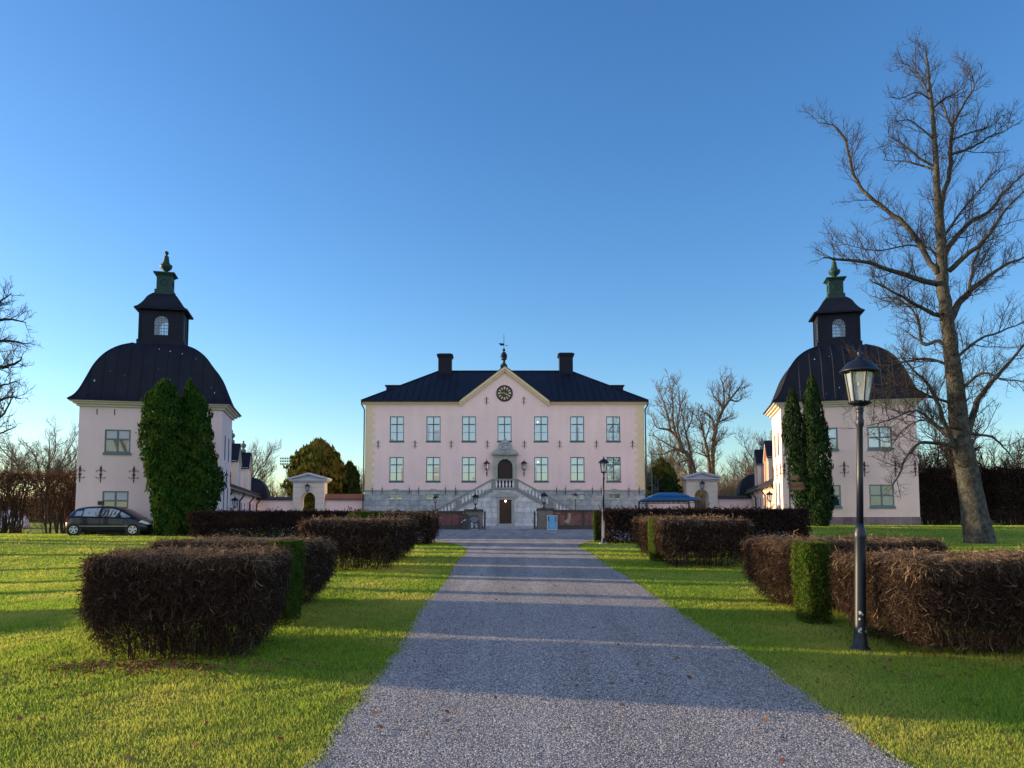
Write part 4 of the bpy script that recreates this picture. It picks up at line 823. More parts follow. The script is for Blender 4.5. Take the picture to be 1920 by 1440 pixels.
# roofs
r_ = MB(); ez = ZT+.01; ex = xf(1216.5); rx = 6.4; ry = Wd/2; rz_ = zf(694, D0+ry); y0, y1 = -.42, Wd+.42; th_r = .06
P_ = [(-ex,y0,ez),(ex,y0,ez),(ex,y1,ez),(-ex,y1,ez),(-rx,ry,rz_),(rx,ry,rz_)]
sl0 = (rz_-ez)/(ry-y0); yc = .03; zc_ = ez+sl0*(yc-y0); P_ += [(xf(861),y0,ez),(xf(861),yc,zc_),(xf(1031),yc,zc_),(xf(1031),y0,ez)]
r_.add(P_, [(0,6,7,8,9,1,5,4),(1,2,5),(2,3,4,5),(3,0,4)])
r_.box(-ex-.02, xf(861)+.02, y0-.03, y0+.1, ez-.1, ez+.02); r_.box(xf(1031)-.02, ex+.02, y0-.03, y0+.1, ez-.1, ez+.02); r_.box(-ex-.03, -ex+.1, y0+.1, y1, ez-.1, ez+.02); r_.box(ex-.1, ex+.03, y0+.1, y1, ez-.1, ez+.02)
for x_ in np.arange(-ex+.6, ex-.3, .62):      # standing seams
    if abs(x_) < 4.0: continue
    if abs(x_) <= rx: ye, ze = ry, rz_
    else: f_ = (ex-abs(x_))/(ex-rx); ye, ze = y0+(ry-y0)*f_, ez+(rz_-ez)*f_
    r_.add([(x_-.018,y0,ez+.005),(x_+.018,y0,ez+.005),(x_+.018,ye,ze+.005),(x_-.018,ye,ze+.005),(x_-.018,y0,ez+.055),(x_+.018,y0,ez+.055),(x_+.018,ye,ze+.055),(x_-.018,ye,ze+.055)], [(0,3,2,1),(4,5,6,7),(0,1,5,4),(1,2,6,5),(2,3,7,6),(3,0,4,7)])
r_.tube([(-rx,ry,rz_+.03),(rx,ry,rz_+.03)], .07, 6); 
for s_ in (-1,1): r_.tube([(s_*ex,y0,ez+.03),(s_*rx,ry,rz_+.03)], .06, 6)
# gable roof running back into the main slope
gz = gp_z+.05; gb = (gz-ez)/((rz_-ez)/(ry-y0))+y0+.3; sl = (gp_z-ZT)/3.9
for s_, gx in ((-1, gx0), (1, gx1)):
    r_.quad(*[(gx-.12*-s_*-1 if 0 else gx+s_*.12,-.42,ZT-.02),(gx+s_*.12,1.2,ZT-.02),(0,gb,gz),(0,-.42,gz)][::s_])
    r_.quad(*[(gx+s_*.12,-.42,ZT-.07),(0,-.42,gz-.06),(0,-.42,gz),(gx+s_*.12,-.42,ZT-.02)][::s_])
r_.box(-11.3, -8.7, 5.7, 7.7, 12.5, zf(723.5,73)); r_.box(-11.42, -8.6, 5.6, 7.8, zf(723.5,73), zf(721.5,73))
r_.box(8.7, 11.3, 5.7, 7.7, 12.5, zf(723.5,73)); r_.box(8.6, 11.42, 5.6, 7.8, zf(723.5,73), zf(721.5,73))
roof = r_.build('roof', roofm, man)
def chim(px0, px1, pt):
    b = MB(); a = xf(px0, D0+ry); c = xf(px1, D0+ry); zt = zf(pt, D0+ry); m_ = (a+c)/2; w_ = (c-a)/2
    b.box(m_-w_*.82, m_+w_*.82, ry-.6, ry+.6, rz_-1, zt-.32); b.box(m_-w_*.9, m_+w_*.9, ry-.66, ry+.66, zt-.32, zt-.2); b.box(m_-w_, m_+w_, ry-.75, ry+.75, zt-.2, zt-.04); b.box(m_-w_*.8, m_+w_*.8, ry-.6, ry+.6, zt-.04, zt+.04)
    b.build('chimney', roofm, roof)
chim(818.5, 848.5, 662.5); chim(1047, 1077.5, 661)
# weathervane
f_ = MB(); fx = xf(944.8); fy = .5; z0 = gp_z-.1
f_.box(fx-.3, fx+.3, fy-.3, fy+.3, z0-.2, z0+.32); f_.lathe([(.28,.32),(.22,.42),(.13,.55),(.12,.75),(.2,.82),(.26,.88),(.27,1.0)], (fx,fy,z0), 14)
fin = f_.build('finial', copper, man)
g_ = MB(); g_.lathe([(.0,1.0),(.26,1.04),(.3,1.1),(.28,1.25),(.18,1.45),(.08,1.53),(.05,1.58),(.12,1.62),(.13,1.7),(.07,1.82),(.02,1.86),(.022,2.85),(.008,3.2)], (fx,fy,z0), 12)
g_.build('ball', roofm, fin)
v_ = MB(); zv = zf(639); v_.prism([(fx-.47,zv+.08),(fx+.0,zv+.06),(fx+.0,zv-.13),(fx-.3,zv-.13)], fy-.012, fy+.012); v_.tube([(fx,fy,zv-.06),(fx+.3,fy,zv-.14)], .015, 5); v_.prism([(fx+.24,zv-.08),(fx+.37,zv-.16),(fx+.25,zv-.18)], fy-.012, fy+.012)
v_.build('vane', roofm, fin)
# clock
cxk = xf(946); czk = zf(736); ck = MB(); ck.M = Matrix.Translation((cxk, 0, czk)) @ Matrix.Rotation(R(90), 4, 'X')
ck.lathe([(0,0),(.73,0),(.73,.06),(.68,.08),(.62,.05),(0,.05)], (0,0,0), 40); clock = ck.build('clock', black, man)
nm = MB()
for i in range(12):
    a = i*math.pi/6; s0, s1 = .36, .56; w0, w1 = (.035, .055) if i % 3 else (.05, .075)
    d = (math.sin(a), math.cos(a)); p = (d[1], -d[0])
    nm.prism([(cxk+d[0]*s0-p[0]*w0, czk+d[1]*s0-p[1]*w0), (cxk+d[0]*s1-p[0]*w1, czk+d[1]*s1-p[1]*w1), (cxk+d[0]*s1+p[0]*w1, czk+d[1]*s1+p[1]*w1), (cxk+d[0]*s0+p[0]*w0, czk+d[1]*s0+p[1]*w0)], -.075, -.045)
nm.build('hour_marks', goldm, clock)
def hand(a, L_, w_, y):
    d = (math.sin(a), math.cos(a)); p = (d[1], -d[0]); hb = MB()
    hb.prism([(cxk-d[0]*.08-p[0]*w_*.6, czk-d[1]*.08-p[1]*w_*.6),(cxk+d[0]*L_*.8-p[0]*w_, czk+d[1]*L_*.8-p[1]*w_),(cxk+d[0]*L_, czk+d[1]*L_),(cxk+d[0]*L_*.8+p[0]*w_, czk+d[1]*L_*.8+p[1]*w_),(cxk-d[0]*.08+p[0]*w_*.6, czk-d[1]*.08+p[1]*w_*.6)], y, y+.012); hb.build('hand', goldm, clock)
hand(R(119), .42, .035, -.10); hand(R(276), .46, .022, -.12)
# downpipes
def pipe(parent, pts, r=.055, name='downpipe'): return MB().tube(pts, r, 8).build(name, black, parent)
for s_ in (-1, 1):
    pipe(man, [(s_*(ex-.02),-.38,ez-.05),(s_*(ex-.02),-.36,ez-.3),(s_*(HWm+.12),-.1,ez-.75),(s_*(HWm+.12),-.1,ZP+.2),(s_*(HWm+.12),-.18,ZP-.1),(s_*(HWm+.12),-.18,ZB)], .06)
# portal
po = MB(); X0, X1 = xf(926), xf(968); zt = zf(854)
po.archwall(X0, X1, ZP-.1, zt, (dx0+dx1)/2, (dx1-dx0)/2, ZP-.1, dzt-(dx1-dx0)/2, -.26, .14)
po.quad((X0,-.26,ZP-.1),(X0,.14,ZP-.1),(X0,.14,zt),(X0,-.26,zt)); po.quad((X1,-.26,ZP-.1),(X1,-.26,zt),(X1,.14,zt),(X1,.14,ZP-.1))
for i in range(8):
    z_ = ZP+.15+i*.36
    for a, c in ((X0-.03, dx0-.03), (dx1+.03, X1+.03)): po.box(a, c, -.29, -.24, z_, z_+.33) if z_+.33 < zt-.5 else None
po.box(X0-.14, X1+.14, -.5, 0, zt, zt+.1); po.box(X0-.2, X1+.2, -.58, 0, zt+.1, zt+.2)
pc = (X0+X1)/2; po.box(pc-.12, pc+.12, -.33, -.25, dzt-.02, zt-.05)
portal = po.build('portal', stone, man)
cr = MB(); zc = zt+.2
cr.prism([(X0-.16,zc),(X0+.5,zc),(X0+.5,zc+.3),(X0+.3,zc+.36),(X0+.12,zc+.26),(X0-.10,zc+.12)], -.42, -.02); cr.prism([(X1+.16,zc),(X1+.10,zc+.12),(X1-.12,zc+.26),(X1-.3,zc+.36),(X1-.5,zc+.3),(X1-.5,zc)], -.42, -.02)
cr.prism([(pc-.62,zc),(pc+.62,zc),(pc+.66,zc+.3),(pc+.6,zc+.66),(pc+.5,zc+.86),(pc+.36,zc+.92),(pc+.3,zc+1.02),(pc+.1,zc+1.06),(pc-.1,zc+1.06),(pc-.3,zc+1.02),(pc-.36,zc+.92),(pc-.5,zc+.86),(pc-.6,zc+.66),(pc-.66,zc+.3)], -.36, -.0)
cr.lathe([(.14,1.02),(.16,1.1),(.09,1.15),(.12,1.22),(.11,1.3),(.0,1.38)], (pc,-.18,zc), 10)
rr = random.Random(5)
for i in range(46):
    a = rr.uniform(-.5,.5); z_ = rr.uniform(.06,.9); 
    if abs(a) > .56-.25*z_: continue
    s_ = rr.uniform(.04,.1); cr.lathe([(0,-s_),(s_*.8,-s_*.5),(s_,0),(s_*.8,s_*.5),(0,s_)], (pc+a,-.37,zc+z_), 7)
cr.lathe([(0,-.2),(.15,-.13),(.2,0),(.15,.15),(0,.22)], (pc,-.34,zc+.42), 12)
cr.build('crest', carved, portal)
dr = MB(); dr.box(dx0-.02, dx1+.02, .1, .15, ZP-.08, dzt); 
door = dr.build('door', mat('dark_red_door', (.022,.008,.010), .4, col2=(.012,.006,.008), ns=4), man)
dd_ = MB()
for s_ in (-1,1):
    for z0, z1 in ((ZP+.1,ZP+.85),(ZP+.95,ZP+1.75)): a = (dx0+dx1)/2+s_*.31; dd_.box(a-.22, a+.22, .07, .1, z0, z1)
dd_.build('door_panel', MATS['dark_red_door'], door)
for px in (912.7, 982.5):
    xl = xf(px); lm = MB(); lm.tube([(xl,0,zf(884)),(xl,-.25,zf(888)),(xl,-.3,zf(881))], .025, 6); lm.lathe([(0,-.5),(.03,-.4),(.045,-.2),(.03,0)], (xl,-.02,zf(884)), 8); lm_ = lm.build('wall_lantern', black, man)
    lantern_parts(lm_, zf(880), .48, 6, (xl, -.3))
# ---------------------------------------------------------------- stone staircase
DS = 64.0; st = empty('stone_staircase', (CXm, DS, 0), 0, 'grey stone double staircase with white balusters climbing to the mansion portal', 'staircase')
def zs_(py): return EYE+(HY-py)/F*DS
def xs2(px): return (px-CX)/F*DS-CXm
PX = 1.0; ztop = zs_(898); rb = zs_(918); slope = .545; XE = 6.5
sd0, sd1, sdz = xs2(936.5), xs2(959), zs_(937); dm = (sd0+sd1)/2
w_ = MB(); sb = lambda x: rb-slope*(abs(x)-PX)          # underside of the stringer
w_.wall(-PX, PX, .6, rb, -.02, [(sd0, sd1, 1.22, sdz)], .35); w_.quad((-PX,-.02,.6),(-PX,-.02,rb),(-PX,.3,rb),(-PX,.3,.6)); w_.quad((PX,-.02,.6),(PX,.3,.6),(PX,.3,rb),(PX,-.02,rb))
for s_ in (-1,1):
    w_.prism([(s_*PX,.6),(s_*XE,.6),(s_*XE,sb(XE)),(s_*PX,rb)][::s_], .06, 2.85)
w_.box(-PX, PX, .34, 2.8, .6, rb-.02); w_.build('stair_wall', ashl2, st)
tr = MB(); tr.box(sd0-.2, sd0, -.1, .0, 1.0, sdz+.2); tr.box(sd1, sd1+.2, -.1, .0, 1.0, sdz+.2); tr.box(sd0, sd1, -.1, .0, sdz, sdz+.2); tr.box(sd0-.4, sd1+.4, -.17, .0, sdz+.2, sdz+.5); tr.prism([(sd0-.3,sdz+.5),(sd1+.3,sdz+.5),(dm+.25,sdz+.66),(dm-.25,sdz+.66)], -.14, -.02); tr.box(sd0-.3, sd1+.3, -.45, -.02, 1.0, 1.2)
tr.build('door_surround', stone, st)
ld = MB(); ld.box(sd0, sd1, .1, .16, 1.2, sdz)
for s_ in (-1,1):
    for i in range(14):
        z0 = 1.1+i*.155
        a, c = dm, (sd1 if s_ > 0 else sd0)
        p = [(a,z0+.35),(c,z0),(c,z0+.13),(a,z0+.48)]
        p = [(x_, min(max(z_,1.22), sdz-.01)) for x_, z_ in p]
        if p[0][1] < p[3][1]-.02 and p[1][1] < p[2][1]-.01: ld.prism(p[::s_], .07, .101)
ldo = ld.build('door', doorm, st); MB().lathe([(0,-.04),(.03,0),(0,.04)], (sd0+.08,.05,2.2), 8).build('handle', black, ldo)
lb = MB(); lb.lathe([(0,-.09),(.06,-.05),(.07,0),(.05,.06),(0,.08)], (dm,-.1,sdz-.12), 10); lb.build('door_lamp', bulb, st)
# stringers, platform edge, rails, pedestals
sg = MB(); sg.box(-PX-.05, PX+.05, -.12, 2.85, rb-.02, rb+.16)
for s_ in (-1,1):
    sg.prism([(s_*(PX+.05),rb-.1+.0),(s_*XE,sb(XE)-.07),(s_*XE,sb(XE)+.2),(s_*(PX+.05),rb+.17)][::s_], -.08, .3)
    n = 20
    for i in range(n):   # treads behind the stringer
        xa = PX+(XE-PX)*i/n; sg.box(s_*xa, s_*(xa+(XE-PX)/n), .3, 2.8, rb-1.0-slope*(xa-PX), rb+.1-slope*(xa-PX)-.02*(i%2))
sg.build('stringer', railst, st)
rl = MB(); rl.box(-PX-.05, PX+.05, -.1, .16, ztop-.13, ztop)
zr = lambda x: ztop-slope*(abs(x)-PX)
for s_ in (-1,1): rl.prism([(s_*(PX+.05),ztop-.14),(s_*XE,zr(XE)-.14),(s_*XE,zr(XE)+0.0),(s_*(PX+.05),ztop+.0)][::s_], -.1, .16)
rl.build('handrail', railst, st)
def zlow(x): return rb+.16 if abs(x) <= PX else sb(x)+.2
for x_ in (-PX+.02, PX-.02, -3.85, 3.85, -XE+.1, XE-.1):
    w2 = .14 if abs(x_) < PX+.1 else .2; MB().box(x_-w2, x_+w2, -.06, .13, zlow(abs(x_)+w2 if abs(x_) > PX else 0)-.02, zr(abs(x_)+w2)-.1 if abs(x_) > PX+.1 else ztop-.12).build('pedestal', railst, st)
bal = None; bh = (ztop-.13)-(rb+.16)
for x_ in [(-.70+1.4*i/5) for i in range(6)]+[s_*(PX+.22+.285*i) for s_ in (-1,1) for i in range(19)]:
    if 3.6 < abs(x_) < 4.1 or abs(x_) > XE-.25: continue
    if bal is None:
        b = MB(); b.lathe([(.075,0),(.075,.04),(.05,.05),(.05,.08),(.085,.16),(.09,.22),(.06,.34),(.035,.42),(.04,.46),(.07,.48),(.07,.52)], (0,0,0), 8); bal = o = b.build('baluster', stonel, st, smooth=True)
    else: o = dup(bal, st)
    ax_ = abs(x_); o.location = (x_, .03, zlow(ax_) if ax_ <= PX else sb(ax_)+.17); o.scale[2] = ((zr(ax_)-.12 if ax_ > PX else ztop-.13)-o.location[2])/.52
# ---------------------------------------------------------------- courtyard walls, gate leaves and pillars
DC = 55.2
def court(px0, px1, top, pil, label):
    a, c = X(px0, DC), X(px1, DC); m_ = (a+c)/2; t = empty('courtyard_wall', (m_, DC, .84), 0, label, 'wall', 'low red stone walls before the mansion'); zt = EYE+(HY-top)/F*DC-.84
    MB().box(a-m_, c-m_, -.16, .16, .35, zt-.12).build('wall_panel', courtw, t); MB().box(a-m_-.02, c-m_+.02, -.24, .24, -.2, .35).build('base_course', dstone, t); MB().box(a-m_-.05, c-m_+.05, -.26, .26, zt-.12, zt).build('coping', dstone, t)
    for p0, p1 in pil:
        x0, x1 = X(p0, DC)-m_, X(p1, DC)-m_; p = MB(); p.box(x0, x1, -.36, .36, -.2, zt+.0); po_ = p.build('pillar', dstone if 0 else mat('pillar_stone'+str(p0), (.14,.12,.10), .9, col2=(.20,.19,.16), ns=2.2, bs=10, bst=.4), t); MB().box(x0-.07, x1+.07, -.45, .45, zt-.02, zt+.12).build('pillar_cap', dstone, po_)
    return t, zt+.84, m_
cwl, zL, mL = court(700, 905, 958, ((873, 904),), 'low dark red courtyard wall left of the gateway, with a black sign leaning on it')
cwr, zR, mR = court(1007, 1165, 956, ((1008, 1036),), 'low dark red courtyard wall right of the gateway, with a beige relief')
for px in (838, 862): MB().box(X(px,DC)-mL-.03, X(px,DC)-mL+.03, -.175, -.15, .36, zL-.84-.13).build('joint', dstone, cwl)
for px in (1060, 1091, 1094, 1112): MB().box(X(px,DC)-mR-.05, X(px,DC)-mR+.05, -.185, -.15, .36, zR-.84-.13).build('joint', dstone, cwr)
rf_ = MB(); rx_ = X(1064, DC)-mR; rf_.prism([(rx_-.28,.62),(rx_-.1,.47),(rx_+.14,.5),(rx_+.2,.9),(rx_+.22,1.2),(rx_+.05,1.22),(rx_+.02,.85),(rx_-.05,.78)], -.19, -.15); rf_.build('relief', mat('relief_stone', (.36,.34,.25), .85, col2=(.25,.24,.19), ns=6, bs=14, bst=.6), cwr)
def gate(px, s_, label):
    x = X(px, DC); t = empty('iron_gate', (x, DC-.1, .86), 0, label, 'gate', 'open iron gate leaves'); b = MB()
    b.box(-.05, .05, -.05, .05, 0, 1.3); b.tube([(s_*-.3,0,1.12),(0,0,1.12)], .03, 5); b.tube([(s_*-.3,0,.15),(0,0,.15)], .03, 5)
    b.box(-.04, .04, 1.1, 1.16, 0, 1.3)
    fr = b.build('gate_frame', black, t); q = MB()
    for i in range(9): q.tube([(0,.1+i*.12,.05),(0,.1+i*.12,1.25)], .014, 5); q.lathe([(0,0),(.03,.04),(0,.14)], (0,.1+i*.12,1.24), 5)
    for z_ in (.12, .65, 1.15): q.box(-.015, .015, .05, 1.1, z_, z_+.035)
    q.build('gate_bars', black, t)
gate(909, 1, 'open black iron gate leaf at the left wall pillar'); gate(1002.5, -1, 'open black iron gate leaf at the right wall pillar')
small_lamp(X(891.5,DC), DC, zL+.12, .95, 'lantern on the left pillar of the courtyard gateway'); small_lamp(X(1020,DC), DC, zR+.12, .97, 'lantern on the right pillar of the courtyard gateway')
small_lamp(X(1078.5,58.5), 58.5, 1.0, .66, 'small lamp standing behind the right courtyard wall', foot=3.05); small_lamp(X(816.5,58.5), 58.5, 1.0, .66, 'small lamp standing behind the left courtyard wall', foot=2.75)
# signs
sx = X(1035.5, 53.2); t = empty('notice_board', (sx, 53.4, h(sx,53.4)), 0, 'light blue notice board with white writing leaning on the right courtyard wall', 'sign')
zz = [EYE+(HY-v)/F*53.4-h(sx,53.4) for v in (993, 967)]; w_ = 8.6/F*53.4
b = MB(); b.M = Matrix.Rotation(R(-10), 4, 'X'); b.box(-w_, w_, 0, .03, .05, zz[1]); b.build('board', signb, t)
fr = MB(); fr.M = b.M; fr.box(-w_-.03, -w_, -.02, .04, .0, zz[1]); fr.box(w_, w_+.03, -.02, .04, 0, zz[1]); fr.box(-w_-.03, w_+.03, -.02, .04, zz[1], zz[1]+.03); fr.box(-w_-.03, w_+.03, -.02, .04, .02, .05); fr.build('frame', chalk, t)
wr = MB(); wr.M = b.M; rr = random.Random(8)
for i, (wf, hh) in enumerate(((.5,.035),(.8,.03),(.35,.03),(.85,.02),(.6,.04),(.7,.03),(.55,.03))):
    z_ = zz[1]-.1-i*.115; xx = -w_*wf*.9
    while xx < w_*wf*.9: l = rr.uniform(.02,.055); wr.box(xx, min(xx+l, w_*.95), -.006, 0, z_-hh/2*rr.uniform(.5,1), z_+hh/2*rr.uniform(.6,1)); xx += l+.018
wr.build('writing', chalk, t)
lg = MB(); lg.M = Matrix.Rotation(R(14), 4, 'X')
for s_ in (-1,1): lg.box(s_*w_*.8-.02, s_*w_*.8+.02, .24, .27, .05, zz[1]-.1)
lg.build('rear_legs', black, t)
sx = X(889, 53.6); t = empty('pavement_sign', (sx, 53.7, h(sx,53.7)), .08, 'black pavement sign with a pale line drawing beside a dark bent silhouette stand', 'sign')
b = MB(); b.M = Matrix.Rotation(R(-9), 4, 'X'); b.prism([(-.45,0),(.42,0),(.42,.5),(.30,.95),(.18,1.06),(-.18,1.06),(-.34,.9),(-.45,.4)], 0, .04); b.build('board', black, t)
d_ = MB(); d_.M = b.M
def ring(cx, cz, rx_, rz2, r0, a0=0, a1=2*math.pi): d_.tube([(cx+rx_*math.cos(a), -.012, cz+rz2*math.sin(a)) for a in np.linspace(a0, a1, 18)], r0, 5)
ring(.02,.72,.2,.12,.022); ring(.02,.72,.1,.045,.016); ring(.0,.62,.3,.3,.014, .2, 2.9); d_.prism([(-.2,.14),(-.08,.14),(-.04,.42),(-.14,.56),(-.22,.5)], -.016, 0); d_.prism([(.12,.16),(.24,.16),(.22,.34),(.12,.44),(.08,.36)], -.016, 0); ring(.0,.48,.22,.08,.014, 3.3, 6.1); d_.prism([(-.22,.02),(.3,.03),(.3,.07),(-.22,.06)], -.016, 0)
d_.build('drawing', mat('pale_chalk', (.28,.34,.40), .8), t)
s2 = MB(); s2.prism([(-.95,.0),(-.42,.0),(-.40,.7),(-.30,1.0),(-.5,1.12),(-.70,1.26),(-.76,1.22),(-.66,1.08),(-.72,.9),(-.86,.82),(-.86,.7),(-.74,.66),(-.78,.4)], .02, .14); s2.build('silhouette_stand', black, t)
s3 = MB(); s3.prism([(-.80,.62),(-.66,.72),(-.55,.72),(-.6,.66)], .0, .02); s3.prism([(-.9,.5),(-.84,.6),(-.8,.52)], .0, .02); s3.prism([(-.78,1.16),(-.72,1.2),(-.7,1.14)], .0, .02); s3.build('pale_mark', chalk, t)
# ---------------------------------------------------------------- pavilions with wings (mirrored pair)
def bell(b, cx, cy, hx, hy, z0, prof, mi=None, seams=0):
    """curved hipped roof: prof rows (inset in x, inset in y, height)"""
    rings = [[(cx-hx+a, cy-hy+c, z0+z), (cx+hx-a, cy-hy+c, z0+z), (cx+hx-a, cy+hy-c, z0+z), (cx-hx+a, cy+hy-c, z0+z)] for a, c, z in prof]
    v = [p for r in rings for p in r]; f = []
    for i in range(len(rings)-1):
        for j in range(4): k = (j+1) % 4; f.append((i*4+j, i*4+k, i*4+4+k, i*4+4+j))
    f.append((0,3,2,1)); n = len(v); f.append((n-4,n-3,n-2,n-1)); b.add(v, f, mi)
    if seams:
        for side in range(4):
            h0 = hx if side % 2 == 0 else hy
            for u in np.arange(-h0+.3, h0-.2, seams):
                pts = []
                for a, c, z in prof:
                    lim = (hx-a) if side % 2 == 0 else (hy-c)
                    if abs(u) > lim: break
                    p = [(cx+u, cy-hy+c), (cx+hx-a, cy+u), (cx+u, cy+hy-c), (cx-hx+a, cy+u)][side]; pts.append((p[0], p[1], z0+z+.012))
                if len(pts) > 1: b.tube(pts, .022, 4, mi)
        for j in range(4): b.tube([(r[j][0], r[j][1], r[j][2]+.01) for r in rings], .035, 5, mi)
def fine(prof, n=4):
    P = smooth_line(np.array(prof), (len(prof)-1)*n+1); return [tuple(p) for p in P]
def estate(s, org, ang, zb, side_name, wm):
    """s = -1 left, +1 right. local x = s*u (u outwards), y = away, z from the foot of the wall"""
    S2 = lambda u: s*u
    where = 'left' if s < 0 else 'right'
    t = empty('pavilion', (org[0], org[1], zb), ang, ('left pink corner pavilion with a black bell roof, behind the thuja pair' if s < 0 else 'right pink corner pavilion with a black bell roof, behind the cypress pair'), 'pavilion', 'twin corner pavilions')
    W_, Dp, Hh = 7.1, 4.5, 6.85
    win = [(5.2, 4.19, 5.53, 1.27), (2.38, 4.19, 5.53, 1.27), (5.2, .95, 2.28, 1.27), (2.45, .95, 2.28, 1.27)]
    b = MB(); hl = []
    for u, z0, z1, w_ in win: hl.append((S2(u)-w_/2, S2(u)+w_/2, z0, z1))
    b.wall(min(0,S2(W_)), max(0,S2(W_)), .48, Hh, 0, hl, .12)
    x1 = S2(W_); b.quad((x1,0,.48),(x1,0,Hh),(x1,Dp,Hh),(x1,Dp,.48)); b.quad((0,Dp,.48),(x1,Dp,.48),(x1,Dp,Hh),(0,Dp,Hh)) 
    # inner side wall with narrow openings, built facing -y then turned
    sh = [(1.25,1.85,4.1,5.5),(2.9,3.5,4.1,5.5),(1.25,1.85,1.0,2.5),(2.9,3.5,.6,2.6)]
    c = MB(); c.wall(0, Dp, .48, Hh, 0, sh, .1)
    Ms = Matrix(((0,s,0,0),(1,0,0,0),(0,0,1,0),(0,0,0,1)))      # (along, depth) -> (depth*s into the wall, along)
    b.M = Ms; b.add(c.v, c.f); b.M = None
    b.build('wall', wm, t)
    q = MB(); q.box(min(S2(-.04),S2(W_+.04)), max(S2(-.04),S2(W_+.04)), -.04, Dp+.04, -.6, .48); q.build('plinth', plinthm, t)
    for u, z0, z1, w_ in win:
        o = window(t, S2(u), z0, z1, w_, .03, winl, glass if (s > 0 and z0 > 3) else glass2 if s > 0 else browng, (.5,) if s > 0 else (.42,), True, .04, .03, 1)
        if s < 0: bl = MB(); hq = z1-z0; [bl.box(a, c_, .0, .008, hq*.60, hq-.07) for a, c_ in ((-.55,-.05),(.05,.55))]; bl.build('blind', curtain, o)
    for a, c_, z0, z1 in sh:
        o = window(t, 0, z0, z1, .58, 0, winl, glass, (.5,), False, .02, .02, 1); o.location = (S2(.03), (a+c_)/2, z0); o.rotation_euler[2] = s*R(-90) if s < 0 else R(-90)
        o.rotation_euler[2] = R(90) if s < 0 else R(-90)
    for u in (.12, .95, 3.3, 4.35, 5.95, 6.95): tie(t, S2(u), 3.18, -.0, .9)
    for y_ in (.6, 2.4, 4.2): tie(t, -s*0.0, 3.18, y_, .9, rz=(R(90) if s < 0 else R(-90)))
    sl = MB()
    for u in (.5, 1.3, 5.4, 6.25): sl.box(S2(u)-.02, S2(u)+.02, -.02, .02, Hh-.55, Hh-.25)
    sl.build('wall_slots', black, t)
    cn = MB(); o = .42
    for k, (a, z0, z1) in enumerate(((.12,Hh-.12,Hh),(.26,Hh,Hh+.1),(o-.02,Hh+.1,Hh+.22))): cn.box(min(S2(-a),S2(W_+a)), max(S2(-a),S2(W_+a)), -a, Dp+a, z0, z1)
    cn.build('cornice', cream, t)
    r_ = MB(); hx, hy = W_/2+o+.05, Dp/2+o+.05; cx, cy = S2(W_/2), Dp/2
    pr = fine([(0,0,.0),(.24,.2,.22),(.46,.34,.58),(.72,.48,1.2),(1.04,.66,1.98),(1.5,.88,2.64),(2.08,1.16,3.1),(2.72,1.5,3.38)])
    bell(r_, cx, cy, hx, hy, Hh+.2, pr, seams=.62); zt = Hh+.2+3.38
    r_.box(cx-hx, cx+hx, cy-hy, cy+hy, Hh+.16, Hh+.24)
    roof = r_.build('roof', roofm, t)
    rr = random.Random(31+s)
    for i in range(11):
        sp_ = MB()
        k = rr.randint(4, len(pr)-6); a, c_, z_ = pr[k]; u = rr.uniform(-(hx-a)*.9, (hx-a)*.9); e = rr.uniform(.02,.05)
        a2, c2, z2 = pr[k+1]; L_ = math.hypot(c2-c_, z2-z_); ty, tz = (c2-c_)/L_, (z2-z_)/L_; p = Vector((cx+u, cy-hy+c_-.01, Hh+.2+z_+.02)); e2 = e*rr.uniform(.7,1.6)
        sp_.quad(p+Vector((-e,0,0)), p+Vector((0,-ty*e2,-tz*e2)), p+Vector((e,0,0)), p+Vector((0,ty*e2,tz*e2)))
        sp_.build('lichen_speck', rooft, roof)
    # belfry
    lw, ld_ = 1.12, 1.12; KY = .70; z1 = zt+2.12
    SY = Matrix.Translation((0, cy*(1-KY), 0)) @ Matrix.Diagonal((1, KY, 1, 1))
    L_ = MB(); L_.M = SY; L_.box(cx-lw-.12, cx+lw+.12, cy-ld_-.12, cy+ld_+.12, zt-.35, zt+.32)
    for f_ in (0, 1):
        c = MB(); c.archwall(-lw, lw, zt+.32, z1, 0, .36, zt+.62, zt+1.35, -ld_, -ld_+.12); c.archwall(-lw, lw, zt+.32, z1, 0, .36, zt+.62, zt+1.35, ld_-.12, ld_)
        L_.M = SY @ Matrix.Translation((cx, cy, 0)) @ Matrix.Rotation(f_*R(90), 4, 'Z') @ Matrix.Diagonal((1-.002*f_, 1-.002*f_, 1, 1)); L_.add(c.v, c.f); L_.M = SY
    for sx_ in (-1,1):
        for sy_ in (-1,1): L_.box(cx+sx_*lw-.05, cx+sx_*lw+.05, cy+sy_*ld_-.05, cy+sy_*ld_+.05, zt+.32, z1)
    bf = L_.build('belfry', roofm, roof)
    pn = MB(); gb = MB()
    for f_ in range(4):
        M_ = SY @ Matrix.Translation((cx, cy, 0)) @ Matrix.Rotation(f_*R(90), 4, 'Z'); pn.M = M_; gb.M = M_
        pn = MB(); pn.M = M_; pn.quad((-.36,-ld_+.06,zt+.62),(.36,-ld_+.06,zt+.62),(.36,-ld_+.06,zt+1.71),(-.36,-ld_+.06,zt+1.71)); pn.build('pane', seeg, bf)
        gb = MB(); gb.M = M_
        for q_ in (-.18,0,.18): gb.box(q_-.012, q_+.012, -ld_+.03, -ld_+.055, zt+.62, zt+1.7)
        for q_ in range(5): gb.box(-.36, .36, -ld_+.033, -ld_+.052, zt+.78+q_*.19, zt+.80+q_*.19)
        gb.build('glazing_bars', winl, bf)
